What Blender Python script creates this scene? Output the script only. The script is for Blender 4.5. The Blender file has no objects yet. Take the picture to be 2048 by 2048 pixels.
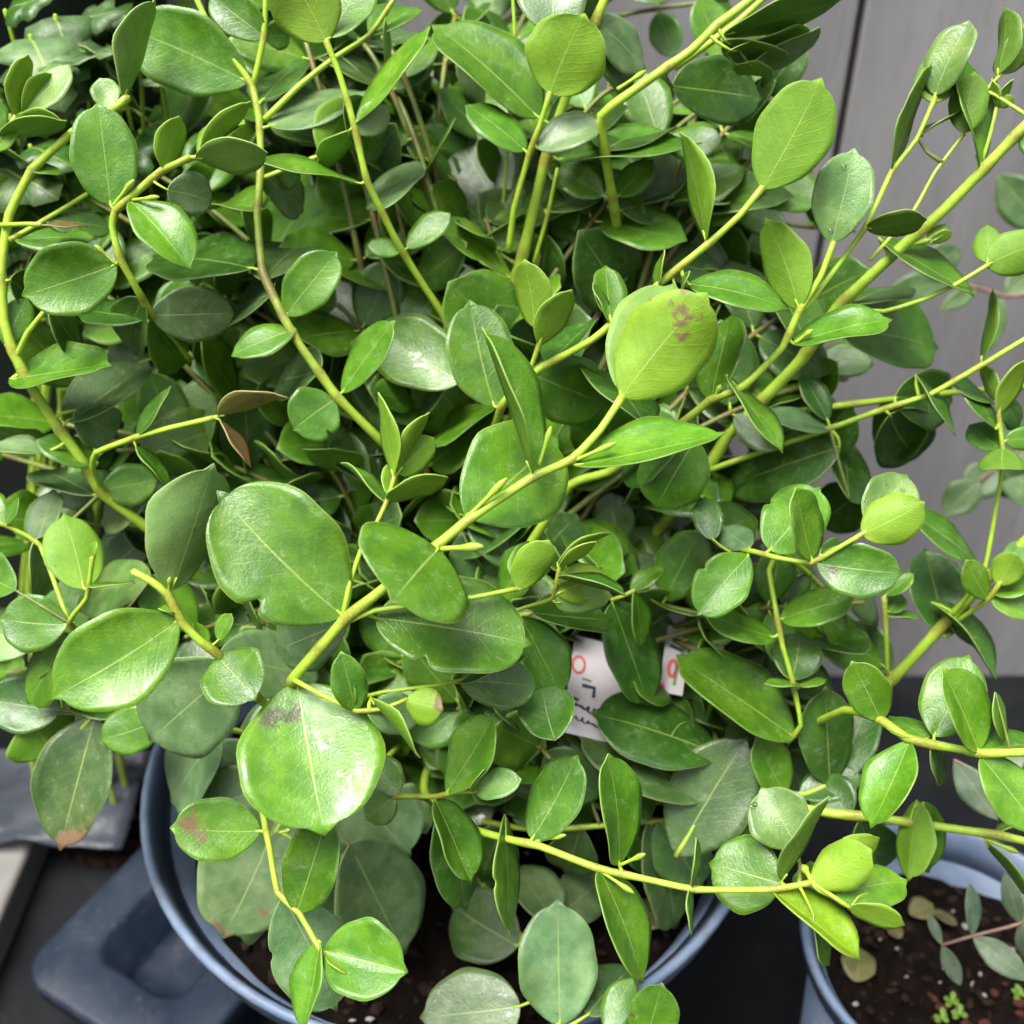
import bpy, math, random
import numpy as np
from mathutils import Vector, Matrix, noise as mnoise
R = math.radians
rnd = random.Random(11)
sc = bpy.context.scene
col = sc.collection

# ------------------------------------------------------------------ camera
CAM = Vector((0.0, 0.0, 0.63)); PITCH = R(36.0); HALF = R(25.0)
FPX = 1024.0 / math.tan(HALF)
FWD = Vector((0, math.cos(PITCH), -math.sin(PITCH)))
UPV = Vector((0, math.sin(PITCH), math.cos(PITCH)))
RGT = Vector((1, 0, 0))
cam_d = bpy.data.cameras.new('camera'); cam = bpy.data.objects.new('camera', cam_d); col.objects.link(cam)
cam.location = CAM; cam.rotation_euler = (R(90) - PITCH, 0, 0)
cam_d.sensor_width = 36; cam_d.lens = 18.0 / math.tan(HALF)
cam_d.clip_start = 0.01; cam_d.clip_end = 60
cam_d.dof.use_dof = True; cam_d.dof.focus_distance = 0.362; cam_d.dof.aperture_fstop = 9.0
sc.camera = cam

# ------------------------------------------------------------------ light: soft overcast daylight
w = bpy.data.worlds.new('World'); sc.world = w; w.use_nodes = True
nt = w.node_tree; nt.nodes.clear()
sky = nt.nodes.new('ShaderNodeTexSky'); sky.sky_type = 'NISHITA'; sky.sun_disc = False
SUN_EL, SUN_AZ = R(72), R(235)
sky.sun_elevation = SUN_EL; sky.sun_rotation = SUN_AZ; sky.dust_density = 6.0; sky.air_density = 1.0; sky.ozone_density = 1.0
hs = nt.nodes.new('ShaderNodeHueSaturation'); hs.inputs['Saturation'].default_value = 0.35
bg = nt.nodes.new('ShaderNodeBackground'); bg.inputs[1].default_value = 0.105
wo = nt.nodes.new('ShaderNodeOutputWorld')
nt.links.new(sky.outputs[0], hs.inputs['Color']); nt.links.new(hs.outputs[0], bg.inputs[0]); nt.links.new(bg.outputs[0], wo.inputs[0])
sl = bpy.data.lights.new('sun', 'SUN'); sl.energy = 2.8; sl.angle = R(32); sl.color = (1, 0.97, 0.92)
so = bpy.data.objects.new('sun', sl); col.objects.link(so)
sd = Vector((math.sin(SUN_AZ) * math.cos(SUN_EL), math.cos(SUN_AZ) * math.cos(SUN_EL), math.sin(SUN_EL)))
so.location = sd * 5; so.rotation_euler = (-sd).to_track_quat('-Z', 'Y').to_euler()
vs = sc.view_settings; vs.view_transform = 'Standard'; vs.look = 'None'; vs.gamma = 1.0; vs.exposure = 1.2
sc.render.engine = 'CYCLES'
sc.cycles.use_denoising = True
sc.cycles.max_bounces = 8; sc.cycles.transparent_max_bounces = 8

# ------------------------------------------------------------------ helpers
def px(x, y, d):
    return CAM + d * (FWD + RGT * ((x - 1024) / FPX) + UPV * ((1024 - y) / FPX))
def proj(p):
    q = p - CAM; d = q.dot(FWD)
    return 1024 + q.dot(RGT) / d * FPX, 1024 - q.dot(UPV) / d * FPX, d
def on_z(x, y, z):
    r = FWD + RGT * ((x - 1024) / FPX) + UPV * ((1024 - y) / FPX)
    return CAM + r * ((z - CAM.z) / r.z)
WORLD = {}
def link(o, parent=None, loc=Vector((0, 0, 0))):
    col.objects.link(o)
    if parent is not None:
        o.parent = parent; o.location = Vector(loc) - WORLD[parent.name]
    else:
        o.location = loc
    WORLD[o.name] = Vector(loc)
    return o
def mesh_obj(name, verts, faces, mats, parent=None, loc=(0, 0, 0), smooth=True, fmat=None, uvs=None):
    loc = Vector(loc)
    me = bpy.data.meshes.new(name)
    me.from_pydata([tuple(Vector(v) - loc) for v in verts], [], faces)
    for m in (mats if isinstance(mats, (list, tuple)) else [mats]): me.materials.append(m)
    if fmat is not None: me.polygons.foreach_set('material_index', fmat)
    if smooth: me.polygons.foreach_set('use_smooth', [True] * len(faces))
    if uvs is not None:
        ul = me.uv_layers.new(name='UVMap')
        idx = np.empty(len(me.loops), dtype=np.int32); me.loops.foreach_get('vertex_index', idx)
        ul.data.foreach_set('uv', np.asarray(uvs, dtype=np.float32)[idx].ravel())
    me.update()
    o = bpy.data.objects.new(name, me)
    return link(o, parent, loc)
def tag(o, label=None, cat=None, group=None, kind=None):
    for k, v in (('label', label), ('category', cat), ('group', group), ('kind', kind)):
        if v: o[k] = v
    return o
def empty(name, loc, parent=None):
    o = bpy.data.objects.new(name, None); o.empty_display_size = 0.02
    return link(o, parent, loc)

# ------------------------------------------------------------------ materials
class NT:
    def __init__(s, name):
        s.m = bpy.data.materials.new(name); s.m.use_nodes = True; s.t = s.m.node_tree; s.t.nodes.clear()
    def n(s, typ, **kw):
        nd = s.t.nodes.new(typ)
        for k, v in kw.items(): setattr(nd, k, v)
        return nd
    def l(s, a, b): s.t.links.new(a, b)
    def put(s, sock, v):
        if isinstance(v, bpy.types.NodeSocket): s.l(v, sock)
        else: sock.default_value = v
    def math(s, op, a, b=None, c=None, clamp=False):
        nd = s.n('ShaderNodeMath', operation=op, use_clamp=clamp); s.put(nd.inputs[0], a)
        if b is not None: s.put(nd.inputs[1], b)
        if c is not None: s.put(nd.inputs[2], c)
        return nd.outputs[0]
    def ramp(s, v, a, b, lo=0.0, hi=1.0):
        nd = s.n('ShaderNodeMapRange', interpolation_type='SMOOTHSTEP'); s.put(nd.inputs[0], v)
        for i, q in enumerate((a, b, lo, hi)): s.put(nd.inputs[i + 1], q)
        return nd.outputs[0]
    def mix(s, f, a, b, mode='MIX'):
        nd = s.n('ShaderNodeMix', data_type='RGBA', blend_type=mode); s.put(nd.inputs[0], f); s.put(nd.inputs[6], a); s.put(nd.inputs[7], b)
        return nd.outputs[2]
    def noise(s, scale, detail=3, rough=0.55, vec=None, dist=0.0):
        nd = s.n('ShaderNodeTexNoise'); nd.inputs['Scale'].default_value = scale; nd.inputs['Detail'].default_value = detail
        nd.inputs['Roughness'].default_value = rough; nd.inputs['Distortion'].default_value = dist
        if vec is not None: s.l(vec, nd.inputs['Vector'])
        return nd.outputs[0]
    def bump(s, h, strength, dist):
        nd = s.n('ShaderNodeBump'); nd.inputs['Strength'].default_value = strength; nd.inputs['Distance'].default_value = dist
        s.l(h, nd.inputs['Height']); return nd.outputs[0]
    def bsdf(s, color, rough=0.5, spec=0.5, normal=None, **kw):
        nd = s.n('ShaderNodeBsdfPrincipled'); s.put(nd.inputs['Base Color'], color); s.put(nd.inputs['Roughness'], rough)
        s.put(nd.inputs['Specular IOR Level'], spec)
        if normal is not None: s.l(normal, nd.inputs['Normal'])
        for k, v in kw.items(): s.put(nd.inputs[k], v)
        return nd.outputs[0]
    def out(s, sh):
        o = s.n('ShaderNodeOutputMaterial'); s.l(sh, o.inputs[0]); return s.m

def leaf_mat(name, under=False, wet=0.0, brown=False, dull=False):
    t = NT(name)
    oc = t.n('ShaderNodeObjectInfo'); tc = t.n('ShaderNodeTexCoord')
    obj = t.n('ShaderNodeVectorMath', operation='ADD'); t.l(tc.outputs['Object'], obj.inputs[0])
    rr = t.math('MULTIPLY', oc.outputs['Random'], 7.0)
    cb = t.n('ShaderNodeCombineXYZ'); t.l(rr, cb.inputs[0]); t.l(rr, cb.inputs[1]); t.l(cb.outputs[0], obj.inputs[1]); V = obj.outputs[0]
    uv = t.n('ShaderNodeSeparateXYZ'); t.l(tc.outputs['UV'], uv.inputs[0]); U, Vv = uv.outputs[0], uv.outputs[1]
    a = t.math('ABSOLUTE', t.math('MULTIPLY', t.math('SUBTRACT', U, 0.5), 2.0))
    n1 = t.noise(95, 4, 0.6, V); n2 = t.noise(1100, 2, 0.6, V); n3 = t.noise(220, 3, 0.6, V, 0.6)
    ta = t.n('ShaderNodeAttribute', attribute_name='tint'); tm = t.n('ShaderNodeAttribute', attribute_name='use_tint')
    c = t.mix(tm.outputs['Fac'], oc.outputs['Color'], ta.outputs['Color'])
    if under:
        c = t.mix(0.36, c, (0.25, 0.42, 0.05, 1))
    dk, lt = ((0.84, 0.88, 0.8, 1), (1.10, 1.08, 1.05, 1)) if under else ((0.64, 0.75, 0.55, 1), (1.26, 1.17, 1.1, 1))
    dark = t.mix(1.0, c, dk, 'MULTIPLY')
    lite = t.mix(1.0, c, lt, 'MULTIPLY')
    c2 = t.mix(t.ramp(n1, 0.34, 0.66), dark, lite)
    c2 = t.mix(t.ramp(n2, 0.35, 0.7, 0.0, 0.28 if not under else 0.18), c2, dark)
    nl = t.noise(34, 2, 0.5, V)
    c2 = t.mix(t.ramp(nl, 0.50, 0.68, 0.0, 0.55), c2, t.mix(1.0, c2, (1.28, 1.06, 0.9, 1), 'MULTIPLY'))
    # lateral veins
    ph = t.math('FRACT', t.math('ADD', t.math('MULTIPLY', t.math('SUBTRACT', Vv, t.math('MULTIPLY', a, 0.30)), 8.0), t.math('MULTIPLY', n1, 0.9)))
    lat = t.ramp(t.math('ABSOLUTE', t.math('SUBTRACT', ph, 0.5)), 0.02, 0.10, 1.0, 0.0)
    lat = t.math('MULTIPLY', lat, t.ramp(a, 0.5, 0.95, 1.0, 0.0))
    vein_c = t.mix(0.55, c, (0.42, 0.52, 0.14, 1))
    c2 = t.mix(t.math('MULTIPLY', lat, 0.07 if not under else 0.13), c2, vein_c)
    mw = t.math('MULTIPLY_ADD', Vv, -0.024, 0.040)
    mid = t.math('MULTIPLY', t.ramp(a, t.math('MULTIPLY', mw, 0.25), mw, 1.0, 0.0), t.ramp(Vv, 0.75, 1.0, 0.9, 0.35))
    c2 = t.mix(mid, c2, vein_c)
    c2 = t.mix(t.ramp(a, 0.965, 0.998, 0.0, 0.45), c2, (0.36, 0.44, 0.15, 1))
    # pale dried-water residue
    res = t.ramp(n3, 0.62, 0.74, 0.0, 0.16 if not under else 0.08)
    c2 = t.mix(res, c2, (0.38, 0.46, 0.30, 1))
    tide = t.ramp(t.math('ABSOLUTE', t.math('SUBTRACT', n3, 0.60)), 0.0, 0.022, 0.30 if not under else 0.08, 0.0)
    c2 = t.mix(t.math('MULTIPLY', tide, t.ramp(n1, 0.45, 0.6)), c2, (0.40, 0.50, 0.30, 1))
    nsp = t.noise(330, 2, 0.5, V)
    c2 = t.mix(t.ramp(nsp, 0.735, 0.78, 0.0, 0.75), c2, (0.11, 0.075, 0.03, 1))
    if wet > 0.5:
        du = t.math('SUBTRACT', U, 0.30); dv = t.math('SUBTRACT', Vv, 0.20)
        dd_ = t.math('ADD', t.math('MULTIPLY', t.math('MULTIPLY', du, du), 10.0), t.math('MULTIPLY', t.math('MULTIPLY', dv, dv), 60.0))
        scar = t.math('MULTIPLY', t.ramp(dd_, 0.15, 0.75, 1.0, 0.0), t.ramp(n3, 0.40, 0.52))
        c2 = t.mix(t.math('MULTIPLY', scar, 0.85), c2, (0.060, 0.040, 0.022, 1))
    if brown:
        nb = t.noise(58, 4, 0.65, V, 0.8)
        edge = t.math('MULTIPLY_ADD', Vv, 0.22, t.math('MULTIPLY_ADD', U, 0.10, nb))
        c2 = t.mix(t.ramp(edge, 0.745, 0.82, 0.0, 0.88), c2, t.mix(n2, (0.10, 0.05, 0.028, 1), (0.30, 0.19, 0.10, 1)))
    rough = t.ramp(n3, 0.3, 0.75, 0.30, 0.46) if not under else t.ramp(n3, 0.3, 0.75, 0.42, 0.6)
    if dull: rough = t.ramp(n3, 0.3, 0.75, 0.42, 0.58)
    h = t.math('ADD', t.math('MULTIPLY', n2, 0.5), t.math('ADD', t.math('MULTIPLY', n1, 1.2), t.math('MULTIPLY', t.math('ADD', lat, t.math('MULTIPLY', mid, 2.0)), -0.10 if not under else 0.16)))
    nrm = t.bump(h, 0.30, 0.0009)
    extra = {}
    if wet:
        nw = t.noise(210 if wet > 0.5 else 120, 6, 0.70, V, 0.8)
        film = t.ramp(nw, 0.66 - wet * 0.25, 0.69 - wet * 0.25)
        if wet > 0.5: film = t.math('MULTIPLY', film, t.ramp(Vv, 0.30, 0.5))
        extra = {'Coat Weight': t.math('MULTIPLY', film, 0.95), 'Coat Roughness': 0.035, 'Coat IOR': 1.36}
    sh = t.bsdf(c2, rough, 0.62 if not under else 0.35, nrm, **extra)
    tr = t.n('ShaderNodeBsdfTranslucent'); t.l(t.mix(1.0, t.mix(0.35, c2, c), (1.5, 1.45, 0.55, 1), 'MULTIPLY'), tr.inputs[0])
    mx = t.n('ShaderNodeMixShader'); mx.inputs[0].default_value = 0.24
    t.l(sh, mx.inputs[1]); t.l(tr.outputs[0], mx.inputs[2])
    return t.out(mx.outputs[0])

M = {}
M['top'] = leaf_mat('leaf_upper'); M['top_wet'] = leaf_mat('leaf_upper_wet', wet=0.35); M['top_soak'] = leaf_mat('leaf_upper_soaked', wet=0.60)
M['top_brown'] = leaf_mat('leaf_upper_blotched', wet=0.25, brown=True)
M['under'] = leaf_mat('leaf_underside', under=True); M['under_brown'] = leaf_mat('leaf_underside_blotched', under=True, brown=True)
M['dull'] = leaf_mat('leaf_waxy', dull=True)
def edge_mat():
    t = NT('leaf_margin'); oc = t.n('ShaderNodeObjectInfo')
    return t.out(t.bsdf(t.mix(0.4, oc.outputs['Color'], (0.36, 0.44, 0.14, 1)), 0.45, 0.4))
M['edge'] = edge_mat()
def stem_mat(name, base, dark):
    t = NT(name); tc = t.n('ShaderNodeTexCoord'); V = tc.outputs['Object']
    at = t.n('ShaderNodeAttribute', attribute_name='pigment'); sp = t.n('ShaderNodeSeparateColor'); t.l(at.outputs['Color'], sp.inputs[0])
    n1 = t.noise(160, 4, 0.6, V); n2 = t.noise(900, 3, 0.6, V)
    c = t.mix(t.ramp(n1, 0.35, 0.7), base, dark)
    c = t.mix(t.ramp(n2, 0.64, 0.76, 0, 0.35), c, (0.14, 0.13, 0.03, 1))
    nbk = t.noise(70, 5, 0.7, V)
    c = t.mix(t.ramp(nbk, 0.56, 0.72, 0, 0.45), c, (0.20, 0.17, 0.05, 1))
    c = t.mix(t.math('MULTIPLY', sp.outputs[0], t.ramp(n2, 0.3, 0.6, 0.55, 1.0)), c, (0.16, 0.035, 0.02, 1))
    c = t.mix(t.math('MULTIPLY', sp.outputs[1], t.ramp(n1, 0.3, 0.7, 0.6, 1.0)), c, (0.115, 0.085, 0.035, 1))
    return t.out(t.bsdf(c, 0.42, 0.4, t.bump(n2, 0.3, 0.0006), **{'Subsurface Weight': 0.0}))
M['stem'] = stem_mat('green_stem', (0.35, 0.52, 0.045, 1), (0.28, 0.44, 0.035, 1))
M['shadestem'] = stem_mat('shaded_green_stem', (0.16, 0.20, 0.04, 1), (0.10, 0.13, 0.03, 1))  # darker copy of the green stem: interior shade put into its colour
M['redstem'] = stem_mat('brown_twig', (0.22, 0.13, 0.085, 1), (0.13, 0.075, 0.05, 1))
def simple(name, c1, c2, scale, rough=0.6, bump=0.3, bd=0.002, spec=0.3, stretch=None, specks=None, dirt=None):
    t = NT(name); tc = t.n('ShaderNodeTexCoord'); V = tc.outputs['Object']
    if stretch:
        mp = t.n('ShaderNodeMapping'); mp.inputs['Scale'].default_value = stretch; t.l(V, mp.inputs[0]); V = mp.outputs[0]
    n1 = t.noise(scale, 5, 0.6, V); n2 = t.noise(scale * 9, 3, 0.6, V)
    c = t.mix(t.ramp(n1, 0.3, 0.72), c1, c2)
    if dirt: c = t.mix(t.ramp(t.noise(55, 6, 0.7, V, 0.6), 0.52, 0.68, 0, dirt), c, (0.115, 0.095, 0.075, 1))
    if specks: c = t.mix(t.ramp(n2, 0.60, 0.74, 0, specks[1]), c, specks[0])
    return t.out(t.bsdf(c, t.ramp(n1, 0.3, 0.7, rough * 0.85, min(1, rough * 1.15)), spec, t.bump(t.math('ADD', n1, t.math('MULTIPLY', n2, 0.4)), bump, bd)))
M['wall'] = simple('painted_grey_board', (0.23, 0.222, 0.225, 1), (0.33, 0.318, 0.322, 1), 5, 0.55, 0.15, 0.001, stretch=(3, 3, 0.5), specks=((0.15, 0.145, 0.14, 1), 0.45), dirt=0.22)
M['groove'] = simple('dark_groove', (0.10, 0.10, 0.105, 1), (0.14, 0.138, 0.14, 1), 20, 0.8)
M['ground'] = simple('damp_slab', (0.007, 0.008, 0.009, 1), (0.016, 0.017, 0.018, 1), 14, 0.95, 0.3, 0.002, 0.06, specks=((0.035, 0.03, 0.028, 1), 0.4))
M['pot_blue'] = simple('slate_blue_plastic', (0.10, 0.145, 0.225, 1), (0.165, 0.215, 0.30, 1), 40, 0.42, 0.12, 0.0006, specks=((0.24, 0.27, 0.31, 1), 0.3), dirt=0.5)
M['tray'] = simple('navy_plastic', (0.008, 0.014, 0.027, 1), (0.014, 0.022, 0.038, 1), 26, 0.42, 0.15, 0.0008, specks=((0.09, 0.11, 0.14, 1), 0.40), dirt=0.12)
M['soil'] = simple('dark_compost', (0.004, 0.003, 0.0025, 1), (0.012, 0.008, 0.006, 1), 120, 0.95, 0.9, 0.004, 0.05, specks=((0.03, 0.02, 0.015, 1), 0.5))
M['chip'] = simple('bark_chip', (0.010, 0.006, 0.005, 1), (0.032, 0.019, 0.013, 1), 160, 0.9, 0.6, 0.002, 0.08)
M['chip_red'] = simple('red_bark', (0.05, 0.016, 0.011, 1), (0.09, 0.034, 0.024, 1), 160, 0.9, 0.5, 0.002, 0.08)
M['perlite'] = simple('perlite', (0.22, 0.21, 0.195, 1), (0.34, 0.33, 0.31, 1), 160, 0.8, 0.4, 0.001)
M['wood'] = simple('weathered_timber', (0.17, 0.15, 0.13, 1), (0.30, 0.27, 0.235, 1), 30, 0.8, 0.5, 0.002, stretch=(1, 1, 14), specks=((0.10, 0.09, 0.08, 1), 0.4))
M['white'] = simple('white_edge', (0.62, 0.62, 0.62, 1), (0.75, 0.75, 0.74, 1), 30, 0.5)
M['card'] = simple('label_card', (0.48, 0.45, 0.46, 1), (0.56, 0.53, 0.545, 1), 30, 0.6, 0.1, 0.0005)
M['kerb'] = simple('pale_concrete', (0.15, 0.145, 0.135, 1), (0.22, 0.215, 0.20, 1), 30, 0.85, 0.5, 0.002, specks=((0.2, 0.19, 0.18, 1), 0.4))
M['bin'] = simple('dark_green_backdrop', (0.006, 0.011, 0.009, 1), (0.010, 0.017, 0.013, 1), 20, 0.6, 0.1)  # near-black colour imitates deep shade in the upper left
M['film'] = simple('grey_plastic_film', (0.028, 0.033, 0.043, 1), (0.055, 0.062, 0.077, 1), 30, 0.3, 0.6, 0.003)
M['ink_red'] = simple('red_ink', (0.55, 0.10, 0.09, 1), (0.62, 0.14, 0.12, 1), 60, 0.6)
M['ink_blue'] = simple('blue_black_ink', (0.03, 0.03, 0.07, 1), (0.05, 0.05, 0.10, 1), 60, 0.6)
M['ink_green'] = simple('green_print', (0.16, 0.24, 0.10, 1), (0.22, 0.30, 0.14, 1), 60, 0.6)

# ------------------------------------------------------------------ setting: ground, wall
def box(name, x0, x1, y0, y1, z0, z1, mat, parent=None, bev=0.0):
    o_loc = Vector(((x0 + x1) / 2, (y0 + y1) / 2, z0))
    v = [(x, y, z) for z in (z0, z1) for y in (y0, y1) for x in (x0, x1)]
    f = [(0, 2, 3, 1), (4, 5, 7, 6), (0, 1, 5, 4), (2, 6, 7, 3), (0, 4, 6, 2), (1, 3, 7, 5)]
    o = mesh_obj(name, v, f, mat, parent, o_loc, smooth=False)
    if bev:
        b = o.modifiers.new('bevel', 'BEVEL'); b.width = bev; b.segments = 3
    return o
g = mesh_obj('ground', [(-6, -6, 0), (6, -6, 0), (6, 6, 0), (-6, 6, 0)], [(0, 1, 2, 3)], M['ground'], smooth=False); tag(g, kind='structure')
WALL_Y = 0.64
wl = box('wall', -2.01, 2.01, WALL_Y + 0.018, WALL_Y + 0.08, 0.0, 1.0, M['groove']); tag(wl, kind='structure')
PW = 0.30; gx = 0.189
k = -7
while gx + k * PW < 2.0 - PW:
    x0 = gx + k * PW
    box('wall_panel', x0 + 0.0025, x0 + PW - 0.0015, WALL_Y, WALL_Y + 0.017, 0.0, 1.003, M['wall'], wl, 0.002)
    k += 1

# ------------------------------------------------------------------ pots, tray, planter
def lathe(profile, cx, cy, seg=72):
    v, f = [], []
    n = len(profile)
    for i in range(seg):
        a = 2 * math.pi * i / seg
        for r, z in profile: v.append((cx + r * math.cos(a), cy + r * math.sin(a), z))
    for i in range(seg):
        j = (i + 1) % seg
        for q in range(n - 1): f.append((i * n + q, j * n + q, j * n + q + 1, i * n + q + 1))
    return v, f
def pot(cx, cy, r, h, label, rb):
    e = empty('plant_pot', (cx, cy, 0)); tag(e, label, 'pot', 'slate blue plant pots')
    t = 0.003
    v, f = lathe([(0.001, 0.0), (rb * 0.98, 0.0), (rb, 0.004), (r - 0.009, h - 0.016), (r - 0.009 - t, h - 0.016), (rb - t, 0.01), (0.001, 0.01)], cx, cy)
    mesh_obj('wall_body', v, f, M['pot_blue'], e, (cx, cy, 0))
    v, f = lathe([(r - 0.0092, h - 0.0165), (r - 0.003, h - 0.015), (r - 0.0012, h - 0.004), (r, h - 0.0025), (r - 0.0008, h - 0.0006), (r - 0.0025, h), (r - 0.004, h - 0.001), (r - 0.0052, h - 0.004), (r - 0.0118, h - 0.017), (r - 0.0092, h - 0.0165)], cx, cy)
    mesh_obj('rim', v, f, M['pot_blue'], e, (cx, cy, 0))
    return e
c1 = Vector((-0.028, 0.366, 0.22)); R1 = 0.149
c2 = on_z(1915, 1890, 0.17); R2 = 0.071
pot(c1.x, c1.y, R1, 0.22, 'large slate blue plastic pot holding the green shrub, beside the navy tray', 0.060)
pot(c2.x, c2.y, R2, 0.17, 'small slate blue plastic pot with bare dark compost and a grey-leaved sapling', 0.052)
def soil(cx, cy, r, z, label, amp):
    v, f = [], []; nr, na = 22, 64
    v.append((cx, cy, z + amp))
    for i in range(1, nr + 1):
        for j in range(na):
            a = 2 * math.pi * j / na; q = r * i / nr
            x, y = cx + q * math.cos(a), cy + q * math.sin(a)
            v.append((x, y, z + amp * (1 - (i / nr) ** 2) + 0.0045 * mnoise.fractal(Vector((x * 90, y * 90, 1.3)), 1, 2, 4)))
    for j in range(na): f.append((0, 1 + j, 1 + (j + 1) % na))
    for i in range(nr - 1):
        for j in range(na):
            a = 1 + i * na + j; b = 1 + i * na + (j + 1) % na
            f.append((a, a + na, b + na, b))
    o = mesh_obj('compost', v, f, M['soil'], None, (cx, cy, z)); tag(o, label, 'compost', kind='stuff')
    return o
def bits(name, cx, cy, r, z, n, smin, smax, mat, parent, flat=0.5):
    v, f = [], []
    ico = [(0, 0, 1), (.9, 0, .3), (.28, .85, .3), (-.72, .52, .3), (-.72, -.52, .3), (.28, -.85, .3), (0, 0, -1)]
    fc = [(0, 1, 2), (0, 2, 3), (0, 3, 4), (0, 4, 5), (0, 5, 1), (6, 2, 1), (6, 3, 2), (6, 4, 3), (6, 5, 4), (6, 1, 5)]
    for _ in range(n):
        a = rnd.uniform(0, 6.28); q = r * math.sqrt(rnd.random()); s = rnd.uniform(smin, smax)
        rot = Matrix.Rotation(rnd.uniform(0, 6.28), 3, 'Z') @ Matrix.Rotation(rnd.uniform(-.5, .5), 3, 'X')
        sx, sy, sz = s * rnd.uniform(.7, 1.6), s * rnd.uniform(.5, 1), s * flat
        b = len(v); o = Vector((cx + q * math.cos(a), cy + q * math.sin(a), z + s * 0.15 + 0.0035 * (1 - q / r)))
        for p in ico: v.append(o + rot @ Vector((p[0] * sx * rnd.uniform(.8, 1.2), p[1] * sy * rnd.uniform(.8, 1.2), p[2] * sz)))
        f += [tuple(b + i for i in q3) for q3 in fc]
    o = mesh_obj(name, v, f, mat, parent, (cx, cy, z), smooth=False)
    tag(o, kind='stuff')
    return o
s1 = soil(c1.x, c1.y, R1 - 0.0155, 0.186, 'dark brown compost filling the large blue pot under the shrub', 0.006)
s2 = soil(c2.x, c2.y, R2 - 0.014, 0.143, 'dark compost with bark bits and weeds in the small blue pot', 0.004)
bits('bark_bits', c1.x, c1.y, R1 - 0.022, 0.188, 420, 0.0012, 0.0045, M['chip'], s1)
bits('perlite_bits', c1.x, c1.y, R1 - 0.022, 0.190, 60, 0.0008, 0.0022, M['perlite'], s1, 0.8)
bits('bark_bits', c2.x, c2.y, R2 - 0.02, 0.145, 170, 0.001, 0.0036, M['chip'], s2)
bits('red_bark_bits', c2.x + 0.012, c2.y - 0.02, R2 - 0.042, 0.147, 14, 0.002, 0.0042, M['chip_red'], s2)
bits('perlite_bits', c2.x, c2.y, R2 - 0.02, 0.147, 26, 0.0008, 0.0018, M['perlite'], s2, 0.8)

def rrect(cx, cy, hx, hy, r, seg=8):
    pts = []
    for sx, sy, a0 in ((1, 1, 0), (-1, 1, 90), (-1, -1, 180), (1, -1, 270)):
        for i in range(seg + 1):
            a = R(a0 + 90 * i / seg); pts.append((cx + sx * (hx - r) + r * math.cos(a), cy + sy * (hy - r) + r * math.sin(a)))
    return pts
def ring_loft(rings):
    v, f = [], []; n = len(rings[0])
    for rg in rings: v += rg
    for i in range(len(rings) - 1):
        for j in range(n):
            f.append((i * n + j, i * n + (j + 1) % n, (i + 1) * n + (j + 1) % n, (i + 1) * n + j))
    return v, f, n
def tray():
    A = on_z(28, 1945, 0.05); B = on_z(300, 1672, 0.05)
    du = (B - A); du.z = 0; du.normalize(); dw = Vector((du.y, -du.x, 0))
    L, W = 0.22, 0.124
    O = A + du * (L / 2) + dw * (W / 2); O.z = 0
    def tr(pts, z): return [O + du * p[0] + dw * p[1] + Vector((0, 0, z)) for p in pts]
    e = empty('pot_tray', (O.x, O.y, 0)); tag(e, 'navy blue plastic carrying tray with a sunken square well beside the large pot', 'tray')
    hx, hy = L / 2, W / 2
    rings = [tr(rrect(0, 0, hx - 0.012, hy - 0.012, 0.016), 0.0005), tr(rrect(0, 0, hx - 0.004, hy - 0.004, 0.02), 0.036), tr(rrect(0, 0, hx, hy, 0.022), 0.038),
             tr(rrect(0, 0, hx, hy, 0.022), 0.0475), tr(rrect(0, 0, hx - 0.0012, hy - 0.0012, 0.021), 0.0495), tr(rrect(0, 0, hx - 0.003, hy - 0.003, 0.02), 0.05),
             tr(rrect(0, 0, hx - 0.027, hy - 0.027, 0.016), 0.05), tr(rrect(0, 0, hx - 0.030, hy - 0.030, 0.015), 0.0485),
             tr(rrect(0, 0, hx - 0.036, hy - 0.036, 0.012), 0.016), tr(rrect(0, 0, hx - 0.040, hy - 0.040, 0.01), 0.0135), tr(rrect(0, 0, hx - 0.055, hy - 0.055, 0.003), 0.0135)]
    v, f, n = ring_loft(rings); f.append(tuple(range(10 * n, 11 * n)))
    mesh_obj('shell', v, f, M['tray'], e, (O.x, O.y, 0))
tray()
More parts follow.
